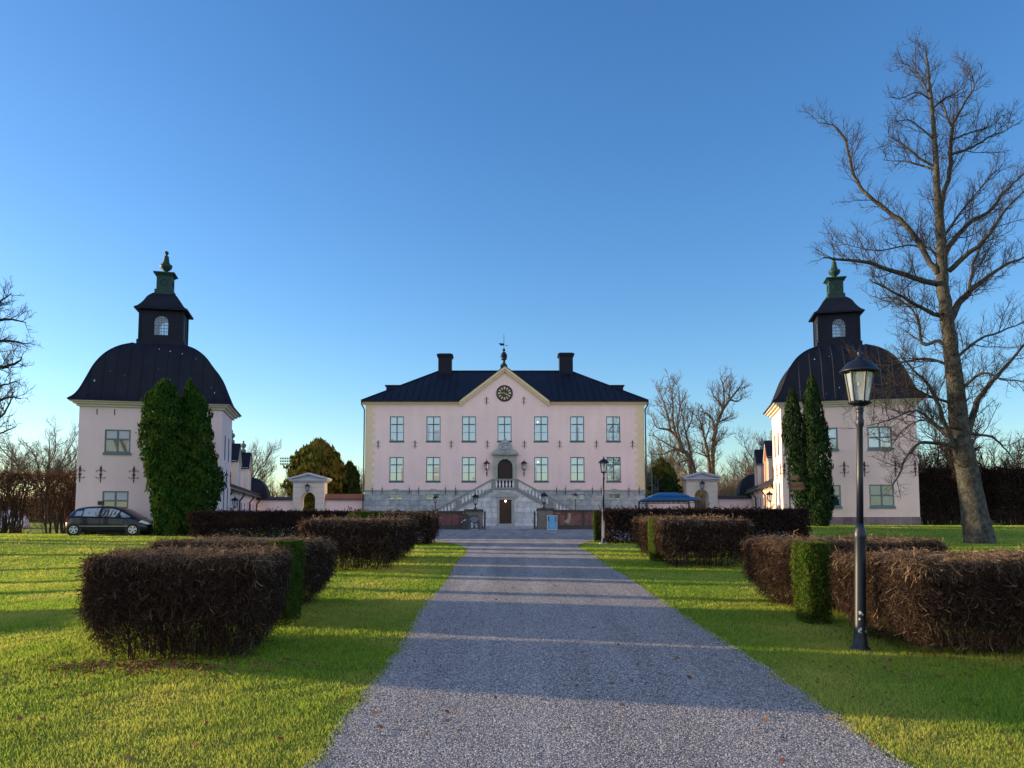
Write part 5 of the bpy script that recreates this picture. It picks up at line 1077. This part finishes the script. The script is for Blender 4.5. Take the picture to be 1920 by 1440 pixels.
    r2 = MB(); r2.M = SY; bell(r2, cx, cy, 1.40, 1.55, z1-.03, fine([(0,0,0),(.2,.2,.14),(.42,.42,.42),(.6,.6,.74),(.82,.9,.98),(1.0,1.12,1.08)])); r2.box(cx-1.38, cx+1.38, cy-1.53, cy+1.53, z1-.1, z1-.02); r2.build('belfry_roof', roofm, bf)
    z2 = z1+1.02; pd = MB()
    pd.box(cx-.48, cx+.48, cy-.48, cy+.48, z2-.1, z2+.18); pd.box(cx-.4, cx+.4, cy-.4, cy+.4, z2+.18, z2+1.02); pd.box(cx-.46, cx+.46, cy-.46, cy+.46, z2+1.02, z2+1.1); pd.box(cx-.56, cx+.56, cy-.56, cy+.56, z2+1.1, z2+1.17)
    pd.tube([(cx+.17*math.cos(a), cy-.41, z2+.6+.17*math.sin(a)) for a in np.linspace(0, 2*math.pi, 15)], .025, 5); pd.tube([(cx-s*0+.41*-s, cy+.17*math.cos(a), z2+.6+.17*math.sin(a)) for a in np.linspace(0, 2*math.pi, 15)], .025, 5)
    pdo = pd.build('pedestal', copper, roof)
    ur = MB(); ur.lathe([(.26,0),(.2,.06),(.1,.12),(.12,.18),(.3,.34),(.345,.48),(.33,.54),(.22,.58),(.17,.72),(.13,1.0),(.14,1.04),(.07,1.08),(.05,1.12),(.1,1.18),(.12,1.25),(.1,1.32),(.0,1.38)], (cx,cy,z2+1.17), 14); ur.build('urn', copper if s < 0 else copper, pdo, smooth=True)
    vb = MB(); u_ = 5.9 if s < 0 else 4.05; vb.box(S2(u_)-.13, S2(u_)+.13, -.07, -.005, (1.55 if s < 0 else .02), (1.75 if s < 0 else .3)); vb.build('vent_cover', black, t)
    # ---------------- low wing running back to the courtyard wall
    wg = empty('side_wing', (org[0], org[1], zb), ang, ('long low pink wing behind the left pavilion with two tall dormers' if s < 0 else 'long low sunlit wing behind the right pavilion with two tall orange dormers'), 'wing', 'low wings with tall dormers')
    y0, y1, ins, ez = Dp+.01, 28.2, .5, 2.78
    c = MB(); ops = [(.9,1.5,.5,2.1),(2.5,3.3,.05,2.2),(6.3,6.9,.7,2.0),(8.6,9.2,.7,2.0),(11.0,11.6,.7,2.0),(13.3,13.9,.7,2.0),(15.4,16.1,.05,2.1),(18.2,18.8,.7,2.0),(20.2,20.8,.7,2.0)]
    c.wall(0, y1-y0, -.5, ez, 0, ops, .14); b = MB(); Mw = Matrix.Translation((S2(ins), y0, 0)) @ Ms; b.M = Mw; b.add(c.v, c.f); b.M = None
    b.quad((S2(ins),y1,-.5),(S2(5.6),y1,-.5),(S2(5.6),y1,ez),(S2(ins),y1,ez)); b.quad((S2(5.6),y0,-.5),(S2(5.6),y1,-.5),(S2(5.6),y1,ez),(S2(5.6),y0,ez)); b.build('wall', wm if s < 0 else pinkw, wg)
    for i, (a, c_, z0, z1_) in enumerate(ops):
        tall = z0 < .1
        o = (MB().box(-.4, .4, .02, .06, 0, z1_-z0).build('door', doorm, wg) if tall else window(wg, 0, z0, z1_, .58, 0, winl, glass2, (.5,), False, .02, .02, 1))
        o.location = (S2(ins+.03), y0+(a+c_)/2, z0); o.rotation_euler[2] = R(90) if s < 0 else R(-90)
    r3 = MB(); e0 = ins-.32; ridge = 4.35; um = 2.9
    prf = [(e0,ez-.08),(e0+.5,ez+.28),(e0+1.3,ez+.95),(um,ridge),(2*um-e0-1.0,ez+.95),(2*um-e0,ez-.08)]
    for (a, za), (c_, zc) in zip(prf, prf[1:]): r3.quad(*[(S2(a),y0,za),(S2(a),y1+.2,za),(S2(c_),y1+.2,zc),(S2(c_),y0,zc)][::-s])
    r3.quad(*[(S2(a),y1+.2,z_) for a, z_ in prf][::s])
    r3.box(min(S2(e0-.02),S2(ins+.02)), max(S2(e0-.02),S2(ins+.02)), y0, y1+.2, ez-.14, ez-.06)
    rr = random.Random(5)
    for k in range(90):   # a few lifted edge tiles
        y_ = y0+.12+k*.25; r3.box(min(S2(e0-.05),S2(e0+.32)), max(S2(e0-.05),S2(e0+.32)), y_, y_+.12, ez-.02+rr.uniform(0,.03), ez+.2)
    r3.build('roof', tile, wg)
    MB().tube([(S2(e0-.06),y0,ez-.1),(S2(e0-.06),y1+.2,ez-.1)], .075, 7).build('gutter', black, wg)
    for y_ in (y0+2.0, y0+9.2, y0+16.6, y1-.5):
        pipe(wg, [(S2(e0-.06),y_,ez-.12),(S2(e0-.04),y_,ez-.35),(S2(ins-.1),y_,ez-.7),(S2(ins-.1),y_,0)], .06)
    for k, ya in enumerate((10.5, 18.2)):
        db = MB(); w2 = 1.35; ym = ya+w2; de, dr_ = 4.72, 5.95; back = 3.3
        x0_, x1_ = S2(ins-.04), S2(back)
        db.quad((x0_,ya,ez-.3),(x0_,ya,de),(x0_,ym,dr_),(x0_,ya+2*w2,de),(x0_,ya+2*w2,ez-.3))
        for yy in (ya, ya+2*w2): db.quad((x0_,yy,ez-.3),(x1_,yy,ez-.3),(x1_,yy,de),(x0_,yy,de))
        db.quad((x1_,ya,ez-.3),(x1_,ya,de),(x1_,ym,dr_),(x1_,ya+2*w2,de),(x1_,ya+2*w2,ez-.3))
        do = db.build('dormer', wm if s < 0 else peach, wg)
        tm_ = MB(); tm_.box(min(S2(ins-.16),S2(ins+.1)), max(S2(ins-.16),S2(ins+.1)), ya-.07, ya+.14, ez-.3, de-.1); tm_.box(min(S2(ins-.16),S2(ins+.1)), max(S2(ins-.16),S2(ins+.1)), ya+2*w2-.14, ya+2*w2+.07, ez-.3, de-.1)
        tm_.box(min(S2(ins-.2),x1_), max(S2(ins-.2),x1_), ya-.12, ya+.02, de-.16, de-.0); 
        for q_ in (-1,1): tm_.prism([(ym,dr_+.02),(ym+q_*(w2+.1),de-.08),(ym+q_*(w2+.1),de-.28),(ym,dr_-.2)][::q_], S2(ins-.22), S2(ins-.02), plane='yz')
        tm_.build('trim', cream, do)
        rt = MB()
        for q_ in (-1,1):
            p = [(S2(ins-.26),ym,dr_+.06),(x1_,ym,dr_+.06),(x1_,ym+q_*(w2+.16),de-.06),(S2(ins-.26),ym+q_*(w2+.16),de-.06)]; rt.add(p+[(a,c_,z_-.05) for a, c_, z_ in p], [(0,1,2,3),(7,6,5,4),(0,3,7,4),(1,0,4,5),(2,1,5,6),(3,2,6,7)])
        rt.build('dormer_roof', roofm, do)
        fn = MB(); fn.lathe([(.2,0),(.2,.24),(.12,.28),(.09,.36),(.2,.48),(.23,.6),(.18,.7),(.07,.78),(.06,.84),(.09,.9),(.0,1.0)], (S2(ins+.35),ym,dr_+.02), 12); fn.build('finial', urnm, do, smooth=True)
        sw = MB(); sw.box(S2(ins+.9)-.025, S2(ins+.9)+.025, ya-.015, ya+.01, de-.75, de-.4); sw.build('wall_slot', black, do)
    for y_ in (y0+4.3,): 
        lm = MB(); lm.tube([(S2(ins),y_,1.5),(S2(ins-.3),y_,1.5)], .02, 5); lm_ = lm.build('wall_lantern', black, wg); lantern_parts(lm_, 1.58, .42, 6, (S2(ins-.3), y_))
    # flower basket by the first door
    for y_ in (y0+2.9,): tie(wg, S2(ins), 1.9, y_, 1.0, rz=(R(90) if s < 0 else R(-90)))
    # end pavilion with rounded roof
    ep = MB(); bell(ep, S2(2.6), y1+2.2, 3.0, 2.2, ez-.2, fine([(0,0,0),(.03,.03,.5),(.15,.12,1.0),(.45,.35,1.5),(.95,.8,1.85),(1.7,1.5,2.0)])); ep.build('rounded_roof', roofm, wg)
    return t, wg
tl, wl = estate(-1, (-15.36, 41.64), R(13), .85, 'left', mat('pavilion_render_left', (.80,.635,.63), .9, col2=(.73,.58,.575), ns=.7, bs=40, bst=.12, spec=.15, streak=.07))
tr_, wr_ = estate(1, (15.93, 43.94), R(-13), 1.29, 'right', mat('pavilion_render_right', (.80,.61,.57), .9, col2=(.73,.56,.525), ns=.7, bs=40, bst=.12, spec=.15, streak=.07))
# ---------------------------------------------------------------- gateways and garden walls
DG = 69.5
def gateway(pc, pb0, pb1, pa0, pa1, py_top, py_peak, py_e, py_arch, label, lamp_y):
    xc = X(pc, DG); t = empty('garden_gateway', (xc, DG, 1.02), 0, label, 'gateway', 'pedimented garden gateways'); z = lambda v: EYE+(HY-v)/F*DG-1.02
    a, c = X(pb0, DG)-xc, X(pb1, DG)-xc; ac = X((pa0+pa1)/2, DG)-xc; hw = (X(pa1,DG)-X(pa0,DG))/2; zt = z(py_top)
    b = MB(); b.archwall(a, c, 0, zt, ac, hw, 0, z(py_arch)-hw, -.55, .55); b.quad((a,-.55,0),(a,.55,0),(a,.55,zt),(a,-.55,zt)); b.quad((c,-.55,0),(c,-.55,zt),(c,.55,zt),(c,.55,0)); b.quad((a,-.55,zt),(c,-.55,zt),(c,.55,zt),(a,.55,zt)); b.build('wall', cream, t)
    g = MB()
    for k in range(1, 8):
        zz_ = zt*k/8
        for p, q in ((a-.01, ac-hw-.02), (ac+hw+.02, c+.01)):
            if zz_ < z(py_arch)+.05: g.box(p, q, -.565, -.54, zz_, zz_+.03)
        if zz_ >= z(py_arch)+.05: g.box(a-.01, c+.01, -.565, -.54, zz_, zz_+.03)
    g.build('joint_bands', greyp, t)
    o = (X(pb0,DG)-X(py_e,DG)); cb = MB(); cb.box(a-o*.5, c+o*.5, -.72, .72, zt, zt+.12); cb.box(a-o, c+o, -.85, .85, zt+.12, zt+.22)
    zp = z(py_peak); m_ = (a+c)/2
    cb.prism([(a-o,zt+.22),(c+o,zt+.22),(m_,zp-.16)], -.6, .6)
    sl = (zp-zt-.24)/(m_-a+o)
    for s_ in (-1,1):
        e = m_+s_*(m_-a+o+.04); cb.prism([(e,zt+.22),(e,zt+.36),(m_,zp),(m_,zp-.17)][::-s_], -.86, .86)
    cb.build('pediment', greyp, t)
    lm = MB(); lm.tube([(ac,-.55,z(lamp_y)-.1),(ac,-.85,z(lamp_y)-.1)], .025, 5); lo = lm.build('wall_lantern', black, t); lantern_parts(lo, z(lamp_y)-.25, .42, 6, (ac, -.85)); return t, a+xc, c+xc
g1, ga, gb_ = gateway(581, 552.5, 611, 567.5, 594, 904.5, 887, 546, 923, 'grey pedimented gateway with a round arch between the left wing and the mansion', 916)
g2, gc_, gd = gateway(1311, 1284.5, 1342, 1299, 1326, 902, 884.5, 1279, 918, 'grey pedimented gateway with a round arch between the gazebo and the right wing', 911)
def gwall(x0, x1, top, thick, copm, label, slope=.28):
    m_ = (x0+x1)/2; t = empty('garden_wall', (m_, DG, 1.02), 0, label, 'wall', 'pink courtyard walls beside the gateways'); zt = EYE+(HY-top)/F*DG-1.02; w_ = (x1-x0)/2-.01
    MB().box(-w_, w_, -.2, .2, -.2, zt).build('wall_panel', pink, t); b = MB(); b.prism([(-.38,zt-.03),(-.38,zt+.06),(0,zt+slope),(.38,zt+.06),(.38,zt-.03)], -w_, w_, plane='yz')
    for k in range(int(2*w_/.25)): b.box(-w_+k*.25, -w_+k*.25+.1, -.41, -.36, zt-.02, zt+.1)
    b.build('tiled_coping', copm, t)
gwall(-22.3, ga, 937.5, .4, tile, 'pink wall between the left wing and the left gateway'); gwall(gb_, xf(683)+CXm-0, 937, .4, coping, 'pink wall with brown tiled coping between the left gateway and the mansion', .52)
gwall(12.55, gc_, 935, .4, tile, 'pink wall behind the blue gazebo'); gwall(gd, 22.3, 935, .4, tile, 'pink wall between the right gateway and the right wing')
# ---------------------------------------------------------------- gazebo
D5 = 47.5; gx_ = X(1252.5, D5); gz0 = h(gx_, D5); t = empty('gazebo', (gx_, D5, gz0), 0, 'black framed garden gazebo with a two-tier blue canopy beside the mansion', 'gazebo')
zz = lambda v: EYE+(HY-v)/F*D5-gz0; hw = 48/F*D5; fr = MB()
for sx_ in (-1,1):
    for sy_ in (-1,1): MB().box(sx_*hw-.05, sx_*hw+.05, sy_*1.3-.05, sy_*1.3+.05, 0, zz(940)).build('leg', black, t)
for sy_ in (-1,1):
    fr.box(-hw, hw, sy_*1.3-.03, sy_*1.3+.03, zz(944), zz(943)); 
    for k in range(9): fr.box(-hw+.3+k*(2*hw-.6)/8-.02, -hw+.34+k*(2*hw-.6)/8-.02, sy_*1.3-.02, sy_*1.3+.02, zz(943), zz(940.5))
    fr.box(-hw, hw, sy_*1.3-.04, sy_*1.3+.04, zz(940.6), zz(939))
fr.build('frame', black, t)
cn = MB(); ze = zz(939)
bell(cn, 0, 0, hw+.12, 1.45, ze, [(0,0,0),(0,0,.04),(.75,.62,zz(930)-ze)]); bell(cn, 0, 0, hw-.5, .95, zz(931), [(0,0,0),(0,0,.03),(.62,.7,zz(923.5)-zz(931))]); cn.build('canopy', blueroof, t)
# ---------------------------------------------------------------- spiral stair behind the mansion corner
D6 = 72.5; x6 = X(1221, D6); t = empty('spiral_staircase', (x6, D6, 1), 0, 'dark metal spiral fire stair at the right corner of the mansion', 'fire stair'); b = MB(); b.tube([(-.45,0,0),(-.45,0,EYE+(HY-818)/F*D6-1)], .06, 8); b.build('pole', black, t)
tr2 = MB(); n = 34
for i in range(n):
    z_ = .3+i*.2; a = i*.42
    c0, s0, c1, s1 = math.cos(a), math.sin(a), math.cos(a+.42), math.sin(a+.42); ox = .05
    tr2.prism([(ox,0),(ox+.65*c0,.65*s0),(ox+.65*c1,.65*s1)], z_, z_+.04, plane='xy'); tr2.tube([(ox+.65*c0,.65*s0,z_),(ox+.65*c0,.65*s0,z_+.9)], .012, 4)
tr2.tube([(.05,0,0),(.05,0,.3+n*.2)], .05, 6); tr2.build('treads', mat('galvanised', (.16,.19,.22), .5, metal=.4), t)
# ---------------------------------------------------------------- floodlight mast
D7 = 190; x7 = X(538, D7); t = empty('floodlight_mast', (x7, D7, 1), 0, 'distant stadium floodlight mast with three rows of lamps above the left wall', 'floodlight'); z7 = lambda v: EYE+(HY-v)/F*D7-1
b = MB()
for q in ((-.35,-.35),(.35,-.35),(0,.4)): b.tube([(q[0],q[1],0),(q[0]*.5,q[1]*.5,z7(872))], .07, 5)
for k in range(10): z_ = k*z7(872)/10; b.tube([(-.3,-.3,z_),(.3,-.3,z_+z7(872)/10)], .04, 4)
b.build('mast', urnm, t); hd = MB()
for r2_ in range(3):
    z_ = z7(870-r2_*5.2); hd.box(-1.85, 1.85, .1, .2, z_-.2, z_-.1)
    for k in range(7): hd.lathe([(.12,-.2),(.24,.12),(.24,.2)], (-1.7+k*.567,0,z_), 8)
hd.build('lamp_rack', urnm, t)
# ---------------------------------------------------------------- tent, red boards, signpost
x8 = X(10, 58); t = empty('tent', (x8, 58, h(x8,58)-.2), .2, 'white domed tent beyond the tall hedge at the left edge', 'tent'); b = MB(); b.lathe([(1.75,0),(1.7,.5),(1.35,1.0),(.7,1.35),(.1,1.45)], (0,0,.15), 14); b.build('cloth', tarp, t, smooth=True)
MB().lathe([(1.85,-.2),(1.8,.25)], (0,0,0), 14).build('base_skirt', mat('tent_skirt', (.12,.09,.07), .9), t)
x9 = X(1948, 50); t = empty('red_shed', (x9, 50, h(x9,50)), 0, 'dark red wooden shed at the right edge beyond the tall hedge', 'shed'); b = MB(); b.box(-.62, 2.5, -2, 2, 0, 3.2)
for k in range(12): b.box(-.65, -.62, -1.95+k*.33, -1.91+k*.33, 0, 3.2); b.box(-.6+k*.25, -.57+k*.25, -2.03, -2, 0, 3.2)
b.build('wall', redw, t); MB().prism([(-.7,3.2),(2.7,3.2),(2.7,3.5),(-.7,3.3)], -2.1, 2.2).build('roof', tile, t)
D8 = 38.5; x10 = X(1480.5, D8); z10 = h(x10, D8); t = empty('signpost', (x10, D8, z10), 0, 'signpost with four brown arrow boards beside the left cypress', 'signpost'); z8 = lambda v: EYE+(HY-v)/F*D8-z10
MB().tube([(0,0,0),(.0,0,z8(889))], .035, 8).build('post', black, t)
for i, (y_, L_, a) in enumerate(((893.5,.52,0),(898,.45,.0),(907.5,.72,.0),(915.5,.76,.0))):
    b = MB(); z_ = z8(y_); hh = .062 if i < 2 else .085; b.prism([(.0,z_-hh),(L_-.06,z_-hh),(L_+.02,z_),(L_-.06,z_+hh),(.0,z_+hh)], -.06, -.04); o = b.build('arrow_board', brownb, t)
    e = MB(); e.prism([(.03,z_+hh-.018),(L_-.07,z_+hh-.018),(L_-.07,z_+hh-.006),(.03,z_+hh-.006)], -.064, -.06); e.prism([(.03,z_-hh+.006),(L_-.07,z_-hh+.006),(L_-.07,z_-hh+.018),(.03,z_-hh+.018)], -.064, -.06)
    xx = .07; rr = random.Random(i+50)
    while xx < L_-.16: l = rr.uniform(.012,.03); e.prism([(xx,z_-.022),(xx+l,z_-.022),(xx+l,z_+.02*rr.uniform(.6,1)),(xx,z_+.02)], -.064, -.06); xx += l+.012
    e.build('lettering', yel, o)
bk = MB(); bk.lathe([(.0,-.12),(.09,-.08),(.12,0),(.05,.06)], (.08,-.06,z8(928)), 8); bk.build('flower_basket', mat('basket', (.1,.03,.02), .9), t)
# ---------------------------------------------------------------- parked car
def car():
    D = 39.0; cx_ = -19.65; t = empty('parked_car', (cx_, D, h(cx_, D-.6)+.01), R(3), 'black five-door hatchback parked facing right before the left pavilion', 'car')
    # profile stations: x, bottom z, belt z, half width at sill, half width at belt, roof z (or None)
    Ls = [(-2.13,.42,.62,.60,.55),(-2.08,.30,.80,.72,.70),(-1.95,.24,.98,.80,.79),(-1.6,.22,1.03,.86,.85),(-1.0,.20,1.02,.88,.87),(0,.19,.99,.885,.875),(.7,.19,.965,.88,.87),(1.1,.20,.94,.87,.85),(1.45,.20,.87,.85,.80),(1.8,.22,.76,.80,.70),(2.02,.26,.64,.68,.58),(2.12,.34,.52,.5,.42)]
    V = []; n = 12
    for x, zb_, zt, wb, wt in Ls:
        hgt = zt-zb_
        half = [(0,zb_),(wb*.85,zb_),(wb*.97,zb_+hgt*.12),(wb*1.0,zb_+hgt*.42),(wb*.99,zb_+hgt*.7),(wt*.99,zb_+hgt*.92),(wt*.9,zt),(0,zt+.025)]
        V.append([(x,-a,b_) for a, b_ in half]+[(x,a,b_) for a, b_ in half[-2:0:-1]])
    m = len(V[0]); v = [p for r in V for p in r]; f = []
    for i in range(len(V)-1):
        for j in range(m): k = (j+1) % m; f.append((i*m+j, (i+1)*m+j, (i+1)*m+k, i*m+k))
    f.append(tuple(range(m))); f.append(tuple((len(V)-1)*m+j for j in range(m))[::-1])
    b = MB(); b.add(v, f)
    # cabin
    cab = [(-2.02,.96,1.0,.76,.74),(-1.86,.98,1.28,.79,.62),(-1.6,1.0,1.47,.82,.58),(-1.1,1.0,1.56,.84,.58),(-.4,.98,1.59,.85,.585),(.15,.96,1.55,.85,.58),(.6,.95,1.40,.84,.60),(.98,.93,1.16,.82,.66),(1.32,.88,.93,.78,.72)]
    V = []
    for x, zb_, zt, wb, wt in cab:
        half = [(0,zb_),(wb,zb_),(wt+.02,zt-.07 if zt-zb_ > .15 else (zb_+zt)/2),(wt-.08,zt),(0,zt+.02)]
        V.append([(x,-a,b_) for a, b_ in half]+[(x,a,b_) for a, b_ in half[-2:0:-1]])
    m = len(V[0]); v = [p for r in V for p in r]; f = []
    for i in range(len(V)-1):
        for j in range(m): k = (j+1) % m; f.append((i*m+j, (i+1)*m+j, (i+1)*m+k, i*m+k))
    f.append(tuple(range(m))); f.append(tuple((len(V)-1)*m+j for j in range(m))[::-1]); b.add(v, f)
    body = b.build('body', paint, t, smooth=True)
    try:
        md = body.modifiers.new('edge', 'EDGE_SPLIT'); md.split_angle = R(38)
    except Exception: pass
    def interp(tab, x, i): return float(np.interp(x, [r[0] for r in tab], [r[i] for r in tab]))
    def side(x, fz, s_, off=.012):   # point on the cabin side, fz 0..1 between belt and roof edge
        zb_, zt = interp(cab,x,1), interp(cab,x,2); wb, wt = interp(cab,x,3), interp(cab,x,4)
        return (x, s_*(wb+(wt+.02-wb)*fz+off), zb_+(zt-.07-zb_)*fz)
    for s_ in (-1, 1):
        for xs_ in ((-1.62,-1.3),(-1.22,-.42),(-.32,.50)):
            g = MB(); a0, a1 = xs_; st_ = np.linspace(a0, a1, 6); lo = [side(x, .07, s_) for x in st_]; hi = [side(x+(.0 if x < a1-.01 or a1 < .4 else 0), .93, s_) for x in st_]
            if a0 < -1.5: lo = [side(x-.0, .15, s_) for x in st_]; hi = [side(x+.04, .75, s_) for x in st_]
            for i in range(5): g.quad(*[lo[i], lo[i+1], hi[i+1], hi[i]][::-s_])
            g.build('side_window', carg, t)
        g = MB(); st_ = np.linspace(.56, 1.05, 5); 
        for x, x2 in zip(st_, st_[1:]): g.quad(*[side(x,.1,s_), side(x2,.1,s_), side(x2,.8,s_), side(x,.9,s_)][::-s_])
        g.build('quarter_window', carg, t)
        # handles, rubbing strip, mirror, lights, doors
        tr = MB(); tr.box(-1.35, 1.0, s_*.885-.008, s_*.885+.012, .50, .525); tr.build('side_trim', chrome, t)
        hn = MB()
        for x in (-1.05, -.1): hn.box(x-.1, x+.08, s_*.885-.01, s_*.885+.02, .84, .865)
        hn.build('door_handles', paint, t)
        for x in (-1.3, -.38, .78): MB().box(x-.006, x+.006, s_*.885-.012, s_*.8895, .27, .93).build('door_gap', black, t)
        mi = MB(); mi.lathe([(0,-.07),(.09,-.05),(.11,0),(.09,.06),(0,.08)], (.62, s_*.98, 1.05), 10, sx=.7); mi.build('mirror', paint, t, smooth=True)
        hl = MB(); hl.add([(1.52,s_*.80,.74),(1.95,s_*.665,.60),(2.05,s_*.56,.60),(1.98,s_*.6,.70),(1.62,s_*.74,.83)], [(0,1,2,3,4) if s_ < 0 else (4,3,2,1,0)]); hl.M = None
        hb = MB(); hb.prism([(1.50,.73),(1.9,.60),(2.04,.60),(1.98,.69),(1.62,.83)], s_*.62, s_*.835); hb.build('headlight', lens, t)
        fg = MB(); fg.lathe([(0,-.04),(.05,0),(0,.04)], (2.0, s_*.62, .36), 8); fg.build('fog_lamp', lens, t)
        tl2 = MB(); tl2.prism([(-2.10,.72),(-1.98,.70),(-1.90,.98),(-2.02,.98)], s_*.6, s_*.80); tl2.build('tail_light', redl, t)
        for x in (-1.60, 1.24):
            ty = MB(); ty.M = Matrix.Translation((x, s_*.79, .315)) @ Matrix.Rotation(R(90), 4, 'X'); ty.lathe([(.20,-.1),(.30,-.105),(.315,-.07),(.315,.07),(.30,.105),(.20,.1),(.19,.0)], (0,0,0), 28); w_ = ty.build('wheel', tyre, t)
            wa = MB(); wa.M = Matrix.Translation((x, s_*.79, .315)) @ Matrix.Rotation(R(90), 4, 'X'); wa.lathe([(.355,-.09),(.362,.09),(.33,.092)], (0,0,0), 28); wa.build('wheel_arch', black, t)
            rm = MB(); yo = s_*.895
            rm.tube([(x+.195*math.cos(a), yo, .315+.195*math.sin(a)) for a in np.linspace(0, 2*math.pi, 25)], .02, 5)
            for k in range(5):
                a = k*2*math.pi/5+.3; d = (math.cos(a), math.sin(a)); p = (-d[1], d[0])
                q = [(x+d[0]*.03-p[0]*.03,.315+d[1]*.03-p[1]*.03),(x+d[0]*.19-p[0]*.045,.315+d[1]*.19-p[1]*.045),(x+d[0]*.19+p[0]*.045,.315+d[1]*.19+p[1]*.045),(x+d[0]*.03+p[0]*.03,.315+d[1]*.03+p[1]*.03)]
                rm.prism(q, yo-.012, yo+.012)
            rm.lathe([(0,-.02),(.045,-.015),(.045,.015),(0,.02)], (x,yo,.315), 8); rm.build('rim', alloy, w_)
    gr = MB(); gr.box(2.06, 2.13, -.42, .42, .36, .46); gr.build('grille', black, t)
    t.scale = (1, 1, .92)
ct = car()
# ---------------------------------------------------------------- light and sky
ELEV, AZ = R(7.4), R(12.6)
sd = Vector((-math.cos(AZ)*math.cos(ELEV), math.sin(AZ)*math.cos(ELEV), math.sin(ELEV)))
sl = bpy.data.lights.new('Sun', 'SUN'); so = bpy.data.objects.new('Sun', sl); COL.objects.link(so); sl.energy = 4.4; sl.angle = R(.5); sl.color = (1, .74, .42); so.rotation_euler = sd.to_track_quat('Z', 'Y').to_euler(); so.location = (-60, 10, 30)
w = bpy.data.worlds.new('World'); S.world = w; w.use_nodes = True; N = w.node_tree.nodes; L = w.node_tree.links; bg = N['Background']
sky = N.new('ShaderNodeTexSky'); sky.sky_type = 'NISHITA'; sky.sun_disc = False; sky.sun_elevation = ELEV; sky.sun_rotation = math.atan2(sd.x, sd.y)
sky.air_density = 1.0; sky.dust_density = .4; sky.ozone_density = 3.0; sky.altitude = 0
hs = N.new('ShaderNodeHueSaturation'); hs.inputs['Saturation'].default_value = 1.15; hs.inputs['Hue'].default_value = .509; L.new(sky.outputs[0], hs.inputs['Color'])
# warm fill glow added to the sky behind the viewpoint, brightening the shaded fronts
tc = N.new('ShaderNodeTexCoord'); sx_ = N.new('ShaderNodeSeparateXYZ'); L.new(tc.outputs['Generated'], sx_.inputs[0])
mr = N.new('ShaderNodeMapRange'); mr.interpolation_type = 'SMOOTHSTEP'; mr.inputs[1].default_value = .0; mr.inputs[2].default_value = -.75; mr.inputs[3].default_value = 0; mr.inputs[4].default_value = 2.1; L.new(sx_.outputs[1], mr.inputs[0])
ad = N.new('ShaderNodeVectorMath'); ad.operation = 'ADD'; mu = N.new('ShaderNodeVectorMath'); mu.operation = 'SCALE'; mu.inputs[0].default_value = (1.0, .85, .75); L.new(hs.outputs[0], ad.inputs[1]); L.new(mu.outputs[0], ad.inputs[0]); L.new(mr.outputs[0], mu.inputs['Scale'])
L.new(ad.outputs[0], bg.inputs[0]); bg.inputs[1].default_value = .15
S.view_settings.view_transform = 'Standard'; S.view_settings.look = 'None'; S.view_settings.exposure = 1.2; S.view_settings.gamma = 1
S.cycles.max_bounces = 8; S.cycles.transparent_max_bounces = 16; S.cycles.use_denoising = True
